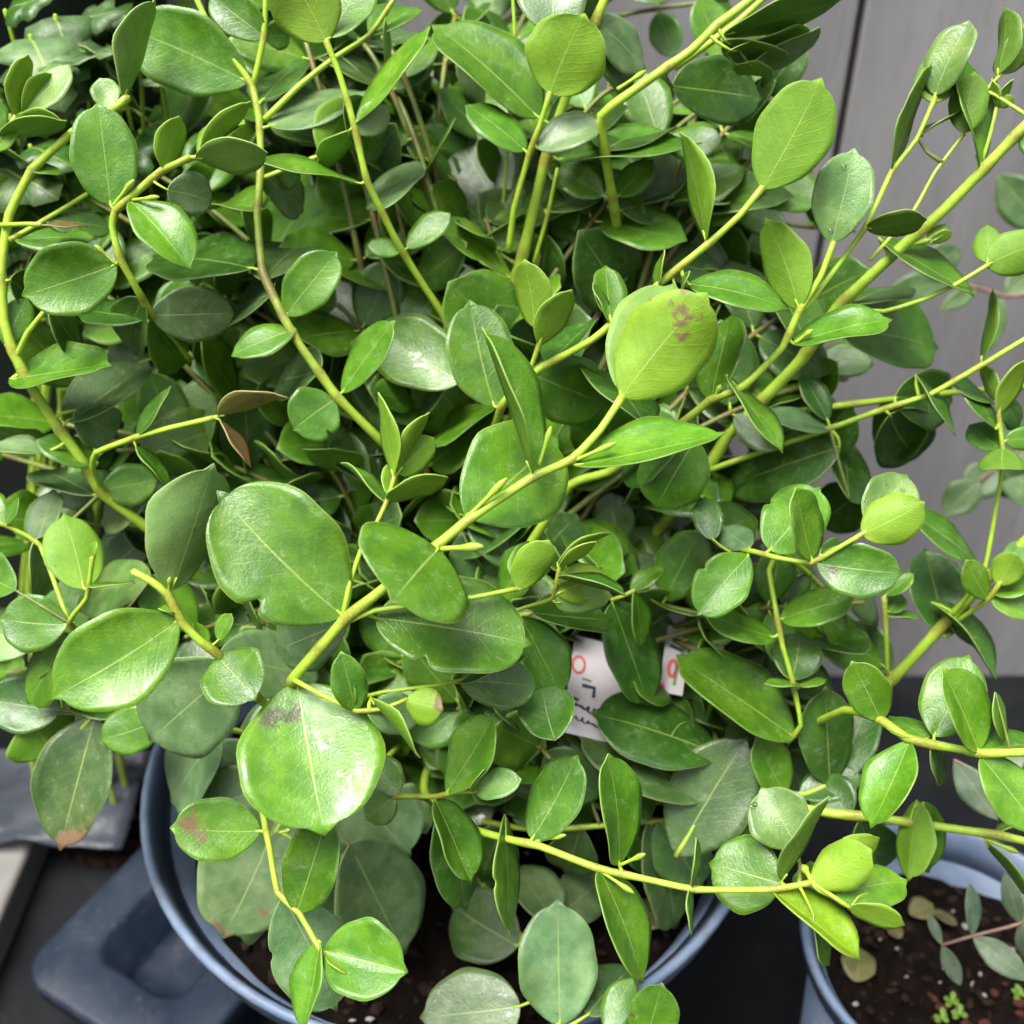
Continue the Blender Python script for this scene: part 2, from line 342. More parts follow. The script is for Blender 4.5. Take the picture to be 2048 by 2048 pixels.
# weathered planter behind
def planter():
    x0, x1, y0, y1, h = -0.145, -0.01, 0.515, 0.63, 0.42
    e = empty('wooden_planter', ((x0 + x1) / 2, (y0 + y1) / 2, 0)); tag(e, 'weathered grey timber planter with a white rim, hidden among the stems', 'planter')
    nb = 6; bh = h / nb
    for i in range(nb):
        z0 = i * bh + 0.001; z1 = (i + 1) * bh - 0.001
        box('plank', x0, x1, y0, y0 + 0.012, z0, z1, M['wood'], e, 0.0012)
        box('plank', x0, x1, y1 - 0.012, y1, z0, z1, M['wood'], e, 0.0012)
        box('plank', x0, x0 + 0.012, y0 + 0.0125, y1 - 0.0125, z0, z1, M['wood'], e, 0.0012)
        box('plank', x1 - 0.012, x1, y0 + 0.0125, y1 - 0.0125, z0, z1, M['wood'], e, 0.0012)
    for a in ((x0 - .004, x1 + .004, y0 - .004, y0 + .016), (x0 - .004, x1 + .004, y1 - .016, y1 + .004)):
        box('rim_strip', *a, h, h + 0.006, M['white'], e, 0.0015)
    for a in ((x0 - .004, x0 + .016, y0 + .017, y1 - .017), (x1 - .016, x1 + .004, y0 + .017, y1 - .017)):
        box('rim_strip', *a, h, h + 0.006, M['white'], e, 0.0015)
    o = box('planter_compost', x0 + 0.0125, x1 - 0.0125, y0 + 0.0125, y1 - 0.0125, 0.03, 0.395, M['soil'], None)
    tag(o, 'compost inside the weathered timber planter behind the stems', 'compost', kind='stuff')
planter()
# things at the lower left
a_, b_ = on_z(-60, 1600, 0.03), on_z(45, 1880, 0.03)
kb = box('kerb', a_.x - 0.3, b_.x - 0.02, 0.15, 0.62, 0.0, 0.03, M['kerb'], None, 0.004); tag(kb, 'pale concrete kerb stone lying left of the navy tray', 'kerb')
bn = empty('dark_backdrop', (-0.39, 0.575, 0)); tag(bn, 'added dark green bin in deep shade behind the arching left branch', 'bin')  # added dark shape, put here to stand in for deep shade
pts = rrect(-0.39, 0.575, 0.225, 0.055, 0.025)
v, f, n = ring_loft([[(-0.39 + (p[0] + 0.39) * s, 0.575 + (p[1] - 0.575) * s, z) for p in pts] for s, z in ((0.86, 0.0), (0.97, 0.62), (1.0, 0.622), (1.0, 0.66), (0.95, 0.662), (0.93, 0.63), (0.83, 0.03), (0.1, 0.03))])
mesh_obj('backdrop_shell', v, f, M['bin'], bn, (-0.39, 0.575, 0))
def film():
    v, f = [], []; n = 22; c = on_z(60, 1590, 0.034)
    for i in range(n):
        for j in range(n):
            x, y = (i / (n - 1) - .5) * 0.15, (j / (n - 1) - .5) * 0.09
            v.append((c.x + x, c.y + y, 0.034 + 0.010 * abs(mnoise.fractal(Vector((x * 22, y * 30, 4)), 1, 2, 4)) + 0.004 * (1 - (2 * x / 0.15) ** 2)))
    for i in range(n - 1):
        for j in range(n - 1): f.append((i * n + j, (i + 1) * n + j, (i + 1) * n + j + 1, i * n + j + 1))
    o = mesh_obj('plastic_wrap', v, f, M['film'], None, (c.x, c.y, 0.03)); tag(o, 'crumpled translucent grey plastic wrap lying on the pale kerb', 'plastic wrap')
    o.modifiers.new('thick', 'SOLIDIFY').thickness = 0.0006
film()
lc = on_z(260, 1610, 0.0)
o = bits('leaf_litter', lc.x, lc.y, 0.055, 0.004, 150, 0.003, 0.010, M['chip'], None, 0.3); tag(o, 'reddish brown bark litter on the ground between tray and pot', 'litter')

# ------------------------------------------------------------------ leaf and stem builders
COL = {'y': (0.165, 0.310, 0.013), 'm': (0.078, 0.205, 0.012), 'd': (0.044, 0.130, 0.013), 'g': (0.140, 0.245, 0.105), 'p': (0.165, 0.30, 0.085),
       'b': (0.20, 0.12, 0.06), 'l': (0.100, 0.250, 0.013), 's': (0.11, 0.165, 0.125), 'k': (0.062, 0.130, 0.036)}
def jit(c, r):
    s = r.uniform(0.86, 1.16); h = r.uniform(-0.08, 0.08)
    return (c[0] * s * (1 + h), c[1] * s, c[2] * s * (1 - h), 1.0)
def tube(path, radii, seg=9):
    v, f = [], []; n = len(path)
    t0 = (path[1] - path[0]).normalized()
    ref = t0.orthogonal().normalized()
    for i in range(n):
        t = (path[min(i + 1, n - 1)] - path[max(i - 1, 0)])
        t = t.normalized() if t.length > 1e-9 else t0
        ref = (ref - t * ref.dot(t));
        ref = ref.normalized() if ref.length > 1e-6 else t.orthogonal().normalized()
        bi = t.cross(ref)
        for j in range(seg):
            a = 2 * math.pi * j / seg
            v.append(path[i] + (ref * math.cos(a) + bi * math.sin(a)) * radii[i])
    for i in range(n - 1):
        for j in range(seg):
            f.append((i * seg + j, i * seg + (j + 1) % seg, (i + 1) * seg + (j + 1) % seg, (i + 1) * seg + j))
    b = len(v); v.append(path[0] - t0 * radii[0] * .4); v.append(path[-1] + (path[-1] - path[-2]).normalized() * radii[-1] * .7)
    for j in range(seg):
        f.append((b, (j + 1) % seg, j)); f.append((b + 1, (n - 1) * seg + j, (n - 1) * seg + (j + 1) % seg))
    return v, f
def catmull(P, step=0.004):
    out = []
    Q = [P[0] * 2 - P[1]] + P + [P[-1] * 2 - P[-2]]
    for i in range(1, len(Q) - 2):
        p0, p1, p2, p3 = Q[i - 1:i + 3]
        m = max(2, int((p2 - p1).length / step))
        for k in range(m):
            t = k / m
            out.append(p1.lerp(p2, t) * 0.62 + 0.38 * 0.5 * ((2 * p1) + (p2 - p0) * t + (2 * p0 - 5 * p1 + 4 * p2 - p3) * t * t + (3 * p1 - p0 - 3 * p2 + p3) * t ** 3))
    out.append(P[-1].copy())
    return out
def leaf_geo(B, T, lat, nrm, W, r, fold=0.0, cup=0.12, bend=0.08, p=1.06, q=0.52, notch=None, rows=20, cols=8, mucro=0.06, petiole=None):
    """closed thin blade: upper sheet, lower sheet, margin strip; nrm = upper side"""
    ax = T - B; L = ax.length; ax = ax / L
    th = 0.00022
    ts = [0.5 - 0.5 * math.cos(math.pi * i / rows) for i in range(rows + 1)]
    s1, s2, s3 = r.uniform(0, 6), r.uniform(0, 6), r.uniform(-1, 1)
    wav = r.uniform(0.010, 0.045); skew = r.uniform(-.05, .05); bow = r.uniform(-.05, .05); tw = r.uniform(-.14, .14)
    hb = []
    for t in ts:
        h = max(0.0, math.sin(math.pi * min(1, t ** p)))
        h = h ** (q + 0.04 if t ** p < 0.5 else q - 0.10)
        hb.append(h)
    up, lo, uv = [], [], []
    for i, t in enumerate(ts):
        for j in range(cols + 1):
            u = -1 + 2 * j / cols
            u = math.copysign(abs(u) ** 0.85, u)
            h = hb[i]
            if i == rows: h = 0.012
            if i == 0: h = 0.02
            hw = h * W / 2 * (1 + 0.025 * math.sin(5 * t * 3.1 + s1 + (2 if u > 0 else 0)) + skew * u)
            if notch and u * notch[1] > 0:
                dn = abs(t - notch[0]); hw *= 1 - notch[2] * math.exp(-(dn / 0.035) ** 2)
            x = u * hw
            tt = t
            along = tt * L
            if i == rows: along = L * (1 + mucro)
            a2 = abs(x) / (W / 2 + 1e-9)
            z = cup * W * 0.5 * a2 ** 2 + fold * abs(x) - bend * L * (t - 0.25) ** 2 + bend * L * 0.0625
            z += wav * W * math.sin(t * 7 + s2 + u * 1.7) * a2 * 1.2 + tw * x * (t - .3)
            z -= 0.010 * W * math.exp(-(a2 / 0.08) ** 2)
            if i == rows: z -= 0.02 * L * s3
            P = B + ax * along + lat * (x + bow * L * (t * (1 - t)) * 2) + nrm * z
            up.append(P + nrm * th); lo.append(P - nrm * th)
            uv.append((0.5 + 0.5 * u, t))
    v = up + lo; n = len(up); C = cols + 1; f, fm = [], []
    # orientation: (ax, lat, nrm) right handed -> lat x ... ; check sign
    right = ax.cross(lat).dot(nrm) > 0
    for i in range(rows):
        for j in range(cols):
            a, b, c, d = i * C + j, i * C + j + 1, (i + 1) * C + j + 1, (i + 1) * C + j
            qd = (a, d, c, b) if right else (a, b, c, d)
            f.append(qd); fm.append(0)
            f.append(tuple(n + k for k in reversed(qd))); fm.append(1)
    per = [j for j in range(C)] + [i * C + cols for i in range(1, rows + 1)] + [rows * C + j for j in range(cols - 1, -1, -1)] + [i * C for i in range(rows - 1, 0, -1)]
    m = len(per)
    for k in range(m):
        a, b = per[k], per[(k + 1) % m]
        qd = (a, b, n + b, n + a)
        f.append(tuple(reversed(qd)) if not right else qd); fm.append(2)
    uv = uv + uv
    if petiole is not None and len(petiole) >= 2:
        b0 = len(v); pv, pf = tube(petiole[0], petiole[1], 6)
        v += pv; f += [tuple(b0 + i for i in q4) for q4 in pf]; fm += [3] * len(pf); uv += [(0.5, 0.0)] * len(pv)
    return v, f, fm, uv
def mats_for(cls, opts):
    top = M['top']
    if 'wet' in opts: top = M['top_wet']
    if 'soak' in opts: top = M['top_soak']
    if cls in ('g', 's', 'k'): top = M['dull'] if 'wet' not in opts else M['top_wet']
    if 'br' in opts or cls == 'b': top = M['top_brown']
    und = M['under_brown'] if ('br' in opts or cls == 'b') else M['under']
    return [top, und, M['edge'], M['stem']]
def set_pigment(o, red, brown):
    at = o.data.color_attributes.new('pigment', 'FLOAT_COLOR', 'POINT')
    arr = np.zeros((len(o.data.vertices), 4), np.float32); arr[:, 3] = 1
    arr[:len(red), 0] = red; arr[:len(brown), 1] = brown
    at.data.foreach_set('color', arr.ravel())
def stem_obj(name, path, r0, r1, nodes, parent, loc, mat=None, brown=None, seg=9):
    n = len(path); rad = []; red = []; br = []
    for i, p in enumerate(path):
        t = i / (n - 1); rr = r0 + (r1 - r0) * t
        dmin = min([(p - q).length for q in nodes], default=9)
        rr *= 1 + 0.22 * math.exp(-(dmin / 0.003) ** 2) + 0.05 * mnoise.noise(p * 260)
        rad.append(rr); rd = 0.55 * math.exp(-(dmin / 0.0014) ** 2)
        bq = brown(i, t) if brown else 0.0
        red += [rd] * seg; br += [bq] * seg
    v, f = tube(path, rad, seg)
    o = mesh_obj(name, v, f, mat or M['stem'], parent, loc)
    set_pigment(o, red, br)
    return o

# ------------------------------------------------------------------ the shrub
ROOT = Vector((c1.x + 0.01, c1.y + 0.01, 0.19))
shrub = empty('leafy_shrub', ROOT)
tag(shrub, 'bushy shrub with rounded glossy green leaves spilling over the large blue pot', 'shrub', 'round-leaved shrubs')

# B name r0 r1 flags | x,y,d ... (image px of the photograph, distance in mm) ;  L base tip width tipdepth class opts ; K = bud
DATA = '''
B main 2.5 1.6 R | 560,1420,395 587,1357,352 640,1296,347 688,1240,345 745,1195,343 868,1096,340 934,1042,340 1064,955,342 1144,919,345 1200,860,348 1245,793,350
L 1245,793 1405,597 190 -6 y u br
L 1240,780 1345,578 165 14 p u
L 1150,930 1437,868 92 -4 l wet
L 1066,948 969,672 62 -8 l f.5
L 932,1032 1112,876 232 14 m z6
L 876,1098 800,1186 285 -22 m wet z-3
L 752,1236 1050,1280 200 2 m wet n.36,-1,.28 z5
L 685,1231 447,995 262 -6 m wet n.42,1,.3
L 594,1366 645,1652 300 -18 l soak
L 690,1245 545,1300 150 32 g z28
K 1146,922 1231,886 0.8 -4
K 1078,930 1102,853 0.8 -2
K 940,1030 1013,957 1.0 -4
K 876,1098 966,1093 1.2 -6
B twigup 1.2 0.9 - | 686,1232,345 700,1165,345 722,1100,346 749,1055,347 774,1002,348 790,950,348
L 788,955 767,793 38 -4 y u
L 796,945 848,828 30 4 y u
L 774,1000 887,950 46 -6 y u
L 776,990 786,930 40 6 y u
L 795,945 860,880 70 12 l u
L 772,1005 694,928 24 14 m
B twigright 1.3 1.0 - | 690,1245,345 749,1221,345 830,1210,346 945,1195,348 1035,1177,350
L 1035,1177 1094,1083 76 -6 y u
L 1040,1178 1050,1090 60 8 l u
B young 1.2 0.8 R | 960,1260,400 1046,1216,372 1105,1197,366 1118,1135,362
L 1115,1125 1212,1062 18 2 y u
L 1118,1133 1188,1086 26 -4 y u
L 1115,1187 1208,1150 84 6 y u br f.3
L 1110,1205 1215,1190 70 10 p u
L 1116,1155 1246,1186 15 -8 d f.4
B lowtwig 1.2 0.8 - | 588,1360,350 640,1388,347 712,1422,345 765,1418,345 815,1398,346
L 712,1420 684,1312 76 -5 m f.25
L 700,1415 700,1365 28 -6 m
L 742,1396 838,1506 22 -10 l u
L 735,1425 838,1430 88 8 g wet
L 812,1400 882,1418 80 -4 y u br f.3
B lowtwig2 1.2 0.9 R | 640,1480,420 735,1392,366 800,1380,364 880,1370,366 935,1358,368
L 919,1362 1068,1372 104 2 m wet
L 915,1365 1046,1312 42 -6 d
L 1110,1480 1085,1380 120 16 d
B hang 1.3 1.0 R | 1150,1100,480 1190,1150,440 1225,1200,428 1270,1180,424
L 1225,1205 1292,1400 112 8 d wet
L 1268,1182 1290,1290 40 -2 m
L 1262,1182 1320,1130 40 4 m
B hangleft 1.3 1.0 R | 980,1180,470 1020,1215,410 1042,1230,396 1064,1226,396
L 1042,1235 1126,1384 104 4 m wet
L 1062,1225 1216,1238 74 14 d
B lowright 1.5 1.2 R | 1420,1440,480 1440,1510,432 1425,1590,428 1352,1712,428
L 1440,1510 1196,1428 142 -2 d wet
L 1420,1590 1165,1470 120 6 k z4
L 1354,1710 1486,1488 180 -6 k wet
L 1420,1600 1500,1700 110 6 d
B lowright2 1.4 1.1 R | 1500,1680,470 1575,1592,430 1610,1588,428 1685,1558,430
L 1660,1570 1650,1383 112 -4 d wet
L 1571,1590 1518,1482 84 -10 l
L 1600,1590 1718,1552 76 -4 d
L 1685,1555 1740,1400 100 8 d
B runnertip 1.0 0.8 - | 1624,1765,347 1665,1792,345 1700,1815,344
L 1700,1815 1803,1845 44 -4 y u
L 1700,1815 1745,1800 26 4 y u
B pend 1.7 1.1 R | 560,1500,440 520,1590,392 528,1640,380 538,1690,372 555,1785,360 598,1826,356 632,1885,350 652,1915,348
L 520,1662 350,1656 130 -4 l br wet
L 594,1824 652,1640 120 -6 m
L 566,1796 668,2010 170 10 g wet z8
L 640,1884 610,2052 60 -6 l f.35
L 648,1903 806,1942 158 -8 l f.45 wet
L 652,1912 690,1940 20 -4 y
K 560,1665 580,1660 0.7 -3
B broken 1.9 1.6 R | 520,1400,395 470,1345,362 435,1308,352 400,1282,349 364,1245,347 335,1188,345 302,1162,344 266,1143,344
L 344,1178 417,938 152 -4 g u
L 357,1240 116,1388 198 -12 l wet
L 435,1314 505,1393 140 -8 m wet
L 437,1280 462,1230 34 -4 l
L 410,1290 395,1245 30 6 l
L 470,1330 300,1480 225 34 g z20
L 440,1312 640,1345 150 60 g z44
L 352,1225 320,1215 12 -3 y
K 338,1184 340,1155 0.7 -4
B lowleft 1.6 1.2 R | 560,1480,450 440,1455,425 315,1440,420 190,1430,425
L 318,1440 206,1478 100 -4 m wet
L 190,1432 118,1688 152 -6 k br
L 60,1440 108,1500 150 4 l u br
L 150,1470 60,1585 80 12 l
L 250,1430 150,1380 90 10 d
L 120,1420 -20,1400 120 6 d
L 440,1470 330,1600 130 15 g
B lowfan 2.0 1.4 R | 720,1500,470 640,1560,440 580,1620,430 540,1680,430
L 560,1620 452,1862 226 -4 g br p.85
L 545,1570 375,1630 150 5 g
L 520,1500 400,1600 170 25 g br
L 690,1555 815,1705 205 0 g
L 700,1690 800,1895 195 22 g
L 600,1690 700,1840 150 16 g
L 700,1480 770,1640 120 4 g
L 560,1700 480,1860 130 20 k
B lowdense 1.6 1.2 R | 880,1560,500 960,1640,470 1080,1660,455 1220,1650,450 1330,1640,455
L 980,1640 900,1560 120 10 k wet
L 1010,1650 960,1770 120 16 d
L 1080,1660 1040,1560 110 14 d
L 1100,1660 1180,1600 100 12 d wet
L 1160,1655 1130,1750 110 18 k
L 1220,1650 1290,1560 110 10 d
L 1230,1650 1330,1720 110 16 d wet
L 1320,1640 1400,1770 120 0 d wet
L 1300,1640 1360,1850 130 10 k
L 1090,1560 1010,1480 110 20 d
L 1180,1560 1240,1490 100 24 k
B lowpair 1.5 1.0 R | 760,1540,440 740,1600,405 796,1593,392 873,1593,382 905,1585,380 952,1582,378
L 893,1585 985,1440 94 -4 l
L 790,1592 735,1638 70 -5 m wet f.2
L 796,1590 745,1520 78 6 m
L 870,1600 942,1756 82 -6 m f.25
L 880,1625 940,1812 104 12 d wet z14
L 950,1582 1035,1558 62 -6 p
L 950,1582 962,1536 24 -8 l u
B runner 2.0 1.2 R | 860,1600,440 952,1660,392 1028,1681,382 1079,1692,378 1194,1736,370 1300,1760,364 1391,1779,358 1544,1779,350 1623,1765,347
L 1064,1678 1152,1520 110 4 m wet
L 1010,1628 1020,1858 60 -6 m
L 1238,1728 1229,1522 80 -4 l wet
L 1198,1739 1292,1951 92 -6 m
L 1385,1775 1390,1680 15 -5 m
L 1380,1775 1382,1864 15 -8 m
L 1565,1768 1424,1728 160 18 m wet z8
L 1562,1761 1656,1604 38 -8 d u f.2
L 1547,1783 1711,1912 74 -8 y f.45
L 1594,1695 1526,1582 132 8 p wet z10
L 1624,1765 1738,1702 100 -6 y u
L 1640,1770 1752,1680 62 6 y u
L 1665,1794 1809,1757 96 4 l wet
L 1627,1830 1654,1926 34 8 m
L 1630,1770 1600,1740 60 12 m
K 1072,1682 1131,1670 0.8 -4
K 1240,1730 1290,1708 0.8 -4
K 1204,1744 1267,1786 0.8 -5
K 1625,1762 1700,1815 0.9 2
K 1624,1762 1605,1730 1.1 2
B lowsprout 1.6 1.2 R | 960,1760,500 1060,1900,450 1120,2060,405 1125,2110,400
L 1120,2050 1117,1818 166 -2 g wet
L 1040,2012 850,2034 176 0 g wet
L 1035,1892 905,1812 150 18 k wet
L 1112,1852 1030,1735 95 24 g
L 1115,1832 1202,1758 110 28 g
L 1175,2030 1262,1930 100 22 k
L 1215,2070 1262,1960 70 8 m
L 1285,2095 1322,1973 104 -6 l
L 1010,1780 935,1690 130 36 k
B rightlow 2.4 2.0 R | 1300,1600,480 1500,1600,435 1667,1627,420 1743,1634,416 1848,1649,410 2000,1671,402 2090,1692,398
L 1834,1602 1815,1752 74 -8 l u f.2
L 1846,1605 1858,1740 70 6 m
L 1971,1681 2060,1795 22 -6 d u
L 1990,1668 2070,1640 12 4 l
K 1975,1680 2036,1705 0.9 -4
L 1700,1630 1640,1560 100 14 d
L 1720,1640 1760,1740 110 20 d
B righttwig 1.7 1.9 R | 1560,1480,470 1690,1420,400 1765,1442,384 1815,1477,376 1870,1490,370 1928,1500,364 1960,1507,360 2090,1503,350
L 1762,1440 1706,1328 92 -4 l wet
L 1819,1482 1742,1643 98 -6 l wet
L 1868,1472 1935,1318 128 8 m
L 1957,1502 1894,1345 92 -8 l f.3 wet
L 1962,1514 2078,1655 104 -4 l wet f.2
L 1968,1502 2085,1480 60 4 m
L 1990,1384 2013,1477 26 2 m
L 1855,1478 1782,1425 62 22 m
L 1862,1490 1890,1560 40 14 d
B rightbranch 3.2 2.4 R | 1560,1480,500 1700,1420,470 1786,1357,458 1891,1245,448 1942,1194,442 2000,1130,436 2100,1030,428
L 1895,1275 1850,1108 116 16 d
L 1862,1205 2000,1338 40 -8 d f.4
L 1780,1345 1700,1250 90 10 d
L 1765,1330 1614,1240 94 -4 m wet
L 1957,1128 1826,1017 48 -8 m
L 1900,1250 1975,1270 60 14 m
B rightfork 1.4 1.1 - | 1910,1245,448 1950,1218,436 1978,1198,428 2000,1165,424
L 1975,1198 1935,1124 56 -3 l
L 1984,1203 2085,1218 64 -5 l wet
L 1997,1169 2030,1108 66 -4 y u
L 2020,1150 2040,1082 52 6 p
L 1990,1190 2080,1160 44 4 l
B rightup 1.3 1.0 - | 1900,1235,446 1945,1180,434 1971,1133,428 1986,1053,424 2000,970,420 2007,915,418 1997,825,416 2005,780,416
L 2007,897 2005,938 94 -16 d u
L 1996,828 2041,722 42 -4 y u
L 1992,858 1930,756 38 4 d
L 1996,800 1965,735 32 8 d u
L 2012,880 2085,878 50 4 l
L 2005,900 1940,850 60 12 d
L 2005,800 2040,850 50 10 d
B longdiag 2.5 1.4 R | 1040,1120,450 1140,970,425 1216,944,416 1300,890,405 1370,842,398 1420,800,393 1475,780,390 1504,758,388 1565,695,384 1598,623,381 1641,554,378 1667,485,376
L 1663,485 1707,305 124 -6 p wet
L 1598,616 1540,447 98 -2 l u
L 1587,688 1772,628 66 -6 m
L 1422,798 1462,640 90 14 m
L 1453,750 1563,894 40 -10 m
L 1390,880 1312,1014 148 8 m wet
L 1370,850 1250,960 90 20 d
K 1590,686 1625,660 0.9 -4
K 1425,800 1442,770 0.9 -3
B forkright 1.4 1.1 - | 1598,623,381 1623,600,382 1728,460,382 1783,344,381 1833,279,380 1870,196,380
L 1732,456 1847,438 52 -5 d u
L 1783,340 1848,135 24 2 d u
L 1870,190 1929,45 86 -6 p wet
L 1868,205 1880,110 90 10 d u
B forkright2 1.0 0.8 - | 1740,520,390 1826,424,388 1870,344,387 1928,268,386
L 1928,266 1948,150 78 2 m u
L 1835,275 1925,215 8 6 l
B trunkright 3.2 2.4 R | 1300,1080,480 1420,930,455 1457,868,448 1522,803,440 1602,720,430 1674,616,418 1801,496,405 1891,417,396 2048,254,382 2110,190,378
L 1960,333 1903,98 52 -6 m f.3
L 1757,475 1936,588 46 -10 m
L 1680,660 1878,688 152 30 m z20
L 1700,610 1790,560 80 30 d
L 1530,800 1450,700 90 26 d
L 1620,700 1560,560 100 28 d
L 2040,270 2100,300 60 -6 m
K 1808,492 1860,480 0.9 -4
L 1855,482 1890,450 26 -4 y
L 1858,485 1902,465 24 -2 y u
B budtwig 1.0 0.8 - | 1964,326,391 1980,270,389 1993,215,388
L 1993,215 1985,165 18 -3 y u
L 1993,212 2022,160 16 -3 y u
L 1994,212 2028,195 26 -4 y u
L 1992,213 1990,155 18 4 y
B toptwig 1.0 0.8 - | 2060,235,380 1990,190,386 1971,181,388 2003,148,386
L 1996,150 2022,26 48 -2 d u
L 2003,148 2080,50 66 -4 d u
B sidetwig 1.3 1.0 - | 1674,616,420 1768,623,408 1850,598,402 1906,572,398 1978,529,394
L 1972,530 2085,485 94 -4 l u
L 1975,525 1975,455 60 8 m u
B lowdiag 1.7 1.3 - | 1420,940,452 1560,890,440 1660,857,432 1768,818,426 1862,788,420 1957,734,414 2080,660,408
L 1790,795 1898,800 128 22 d
L 1833,750 1910,862 18 -6 d
L 1964,727 1986,585 24 -2 d u
L 1680,893 1452,962 132 22 d wet
L 1660,858 1529,826 46 -4 g
L 1655,840 1605,752 50 10 d
L 1530,818 1605,786 20 -2 l
L 1780,830 1830,910 140 40 d
L 1700,1000 1692,880 84 36 d
L 1900,770 1980,800 40 14 d
B lowdiag2 2.0 1.6 - | 1500,850,446 1573,825,442 1772,800,440 1900,785,438 2080,770,436
L 1700,810 1620,920 120 20 d
L 1850,795 1760,900 120 34 d
B rightclump 1.5 1.1 R | 1420,1250,470 1460,1150,415 1489,1100,398 1551,1115,388 1623,1126,382 1670,1100,378 1725,1068,374
L 1497,1111 1402,1222 112 -6 l wet
L 1540,1100 1638,978 132 6 l
L 1623,1118 1593,982 70 -6 l f.2
L 1634,1126 1798,1146 112 -4 m soak
L 1725,1068 1843,1008 106 -8 y u
L 1740,1055 1812,952 108 8 p wet
L 1426,1079 1410,998 62 10 d wet
L 1500,1095 1445,1055 62 16 g
L 1640,1110 1720,1150 90 18 d
L 1480,1110 1420,1000 110 36 d
B dropstem 1.4 1.2 R | 1720,1260,485 1620,1150,445 1560,1105,424 1538,1140,418 1555,1238,412 1565,1292,412 1584,1358,414 1602,1450,418 1575,1485,424
L 1562,1238 1702,1195 76 -5 l
L 1547,1274 1408,1230 64 -4 m wet
L 1584,1360 1600,1272 106 14 d wet
L 1600,1370 1535,1362 18 -4 m
L 1600,1372 1650,1362 18 -4 m
L 1590,1475 1372,1312 122 6 m wet
B dropstem2 1.3 1.1 - | 1768,1194,430 1772,1260,432 1775,1350,440
L 1772,1190 1824,1150 34 -4 l
L 1770,1230 1836,1238 14 -3 m
L 1780,1225 1800,1190 50 6 m
B topmain 2.9 2.3 R | 985,820,470 1013,663,452 1020,598,446 1046,507,438 1089,326,424 1129,203,416 1194,36,406 1225,-40,402
L 1115,319 1386,265 76 -6 m wet
L 1076,234 886,42 126 -4 m wet
L 1010,522 1206,462 178 26 d z14
L 980,480 1042,388 90 34 d z20
L 1020,556 861,442 58 -8 l f.3
L 1105,-70 1106,50 146 -6 g wet
L 1030,480 940,350 110 40 d z24
L 1120,330 1060,420 80 40 d z24
L 1190,40 1290,130 80 16 g
L 1190,50 1260,180 70 20 d
B topside 1.7 1.3 - | 1017,504,430 1028,417,420 1057,312,410 1080,250,404 1100,185,399
L 1100,186 1166,36 172 -8 y u
L 1050,301 943,206 70 -4 m wet
L 1075,297 1196,239 74 -4 g wet
B topthin 1.2 1.0 - | 1068,525,440 1095,430,432 1115,337,424
L 1090,420 1190,380 60 20 d
B topstraw 1.0 0.9 R | 1040,700,500 1000,520,470 1024,200,440 1030,80,425 1024,-30,420
L 1028,180 960,90 80 10 d
L 1026,240 1100,150 80 10 d
B midyoung 1.5 1.1 R | 1000,880,440 1040,790,396 1057,749,384 1078,690,378 1083,655,376
L 1071,655 1053,525 80 -4 y u
L 1078,690 1137,583 64 -6 y u
L 1090,640 1115,600 14 4 y u
L 1060,745 1212,805 152 24 m z14 wet
B arch 2.1 1.4 R | 870,780,470 894,648,438 850,575,428 807,507,418 785,467,412 734,362,400 709,254,394 680,152,390 652,82,386
L 652,82 570,-70 150 -6 y u
L 660,75 735,-45 100 8 m
L 709,248 849,62 42 -6 l
L 716,268 772,213 66 2 p
L 722,367 498,320 26 -8 m
L 806,500 738,490 40 -6 l
L 814,496 895,428 54 -4 l
L 700,260 655,330 60 20 l u
L 760,420 820,330 70 24 g
L 690,200 760,300 90 30 d
B brownstem 2.3 1.5 R | 860,980,470 770,890,424 680,800,412 667,785,411 598,688,406 565,630,405 525,543,407 515,435,410 522,326,412 518,236,412 504,170,412 470,122,410 420,55,408 385,-20,406
L 496,163 264,60 166 -8 m wet
L 540,252 729,178 76 16 g
L 572,630 664,511 100 -8 l wet
L 592,658 468,704 58 -10 l
L 504,536 315,508 106 22 d wet
L 668,800 590,858 120 -4 m wet n.5,1,.3
L 684,785 783,648 70 -6 m wet
L 920,762 748,668 152 12 m wet
L 525,420 440,400 60 20 m
L 515,340 600,420 80 26 g
L 525,560 600,470 110 34 k
L 540,590 455,620 90 36 k
L 640,740 560,760 90 30 k
L 525,200 600,120 60 20 d
B sprigtop 1.6 1.3 - | 507,170,412 528,72,408 532,-30,404
L 530,75 420,-10 90 -6 m wet
L 528,72 580,70 60 10 m
B sprigtop2 1.6 1.2 - | 529,239,413 600,170,414 670,115,414 740,70,412 800,-20,410
L 742,70 830,10 60 10 m
L 770,40 780,150 14 4 l
B sprigmid 1.3 1.0 - | 529,355,412 638,312,412 690,290,410 716,270,400
L 640,310 700,205 82 2 l u
L 590,330 560,370 60 14 p
B centre 1.9 1.5 R | 960,950,440 1002,815,402 1040,770,394 1086,734,388 1184,680,382 1245,630,378 1380,517,370 1420,485,368 1480,430,366 1525,375,364
L 1525,377 1637,168 160 -8 l u wet
L 1413,482 1376,274 48 4 l u
L 1377,569 1567,598 68 -4 m wet
L 988,812 943,610 142 -4 m wet
L 1220,634 1210,540 68 8 m
L 1225,650 1185,572 20 -3 m
L 1290,850 1200,715 84 36 d
L 1310,590 1332,505 15 -4 l
L 1362,590 1380,545 10 -4 l
L 1100,725 1180,640 60 26 d
B topright 2.6 2.0 R | 1240,560,480 1234,453,442 1225,395,428 1213,326,416 1202,232,402 1290,165,396 1380,103,392 1435,50,389 1503,-2,387 1560,-50,385
L 1446,69 1672,-2 58 -4 d u
L 1345,172 1516,195 136 30 d wet z18
L 1207,392 1118,335 76 6 m
L 1236,392 1302,325 62 8 m
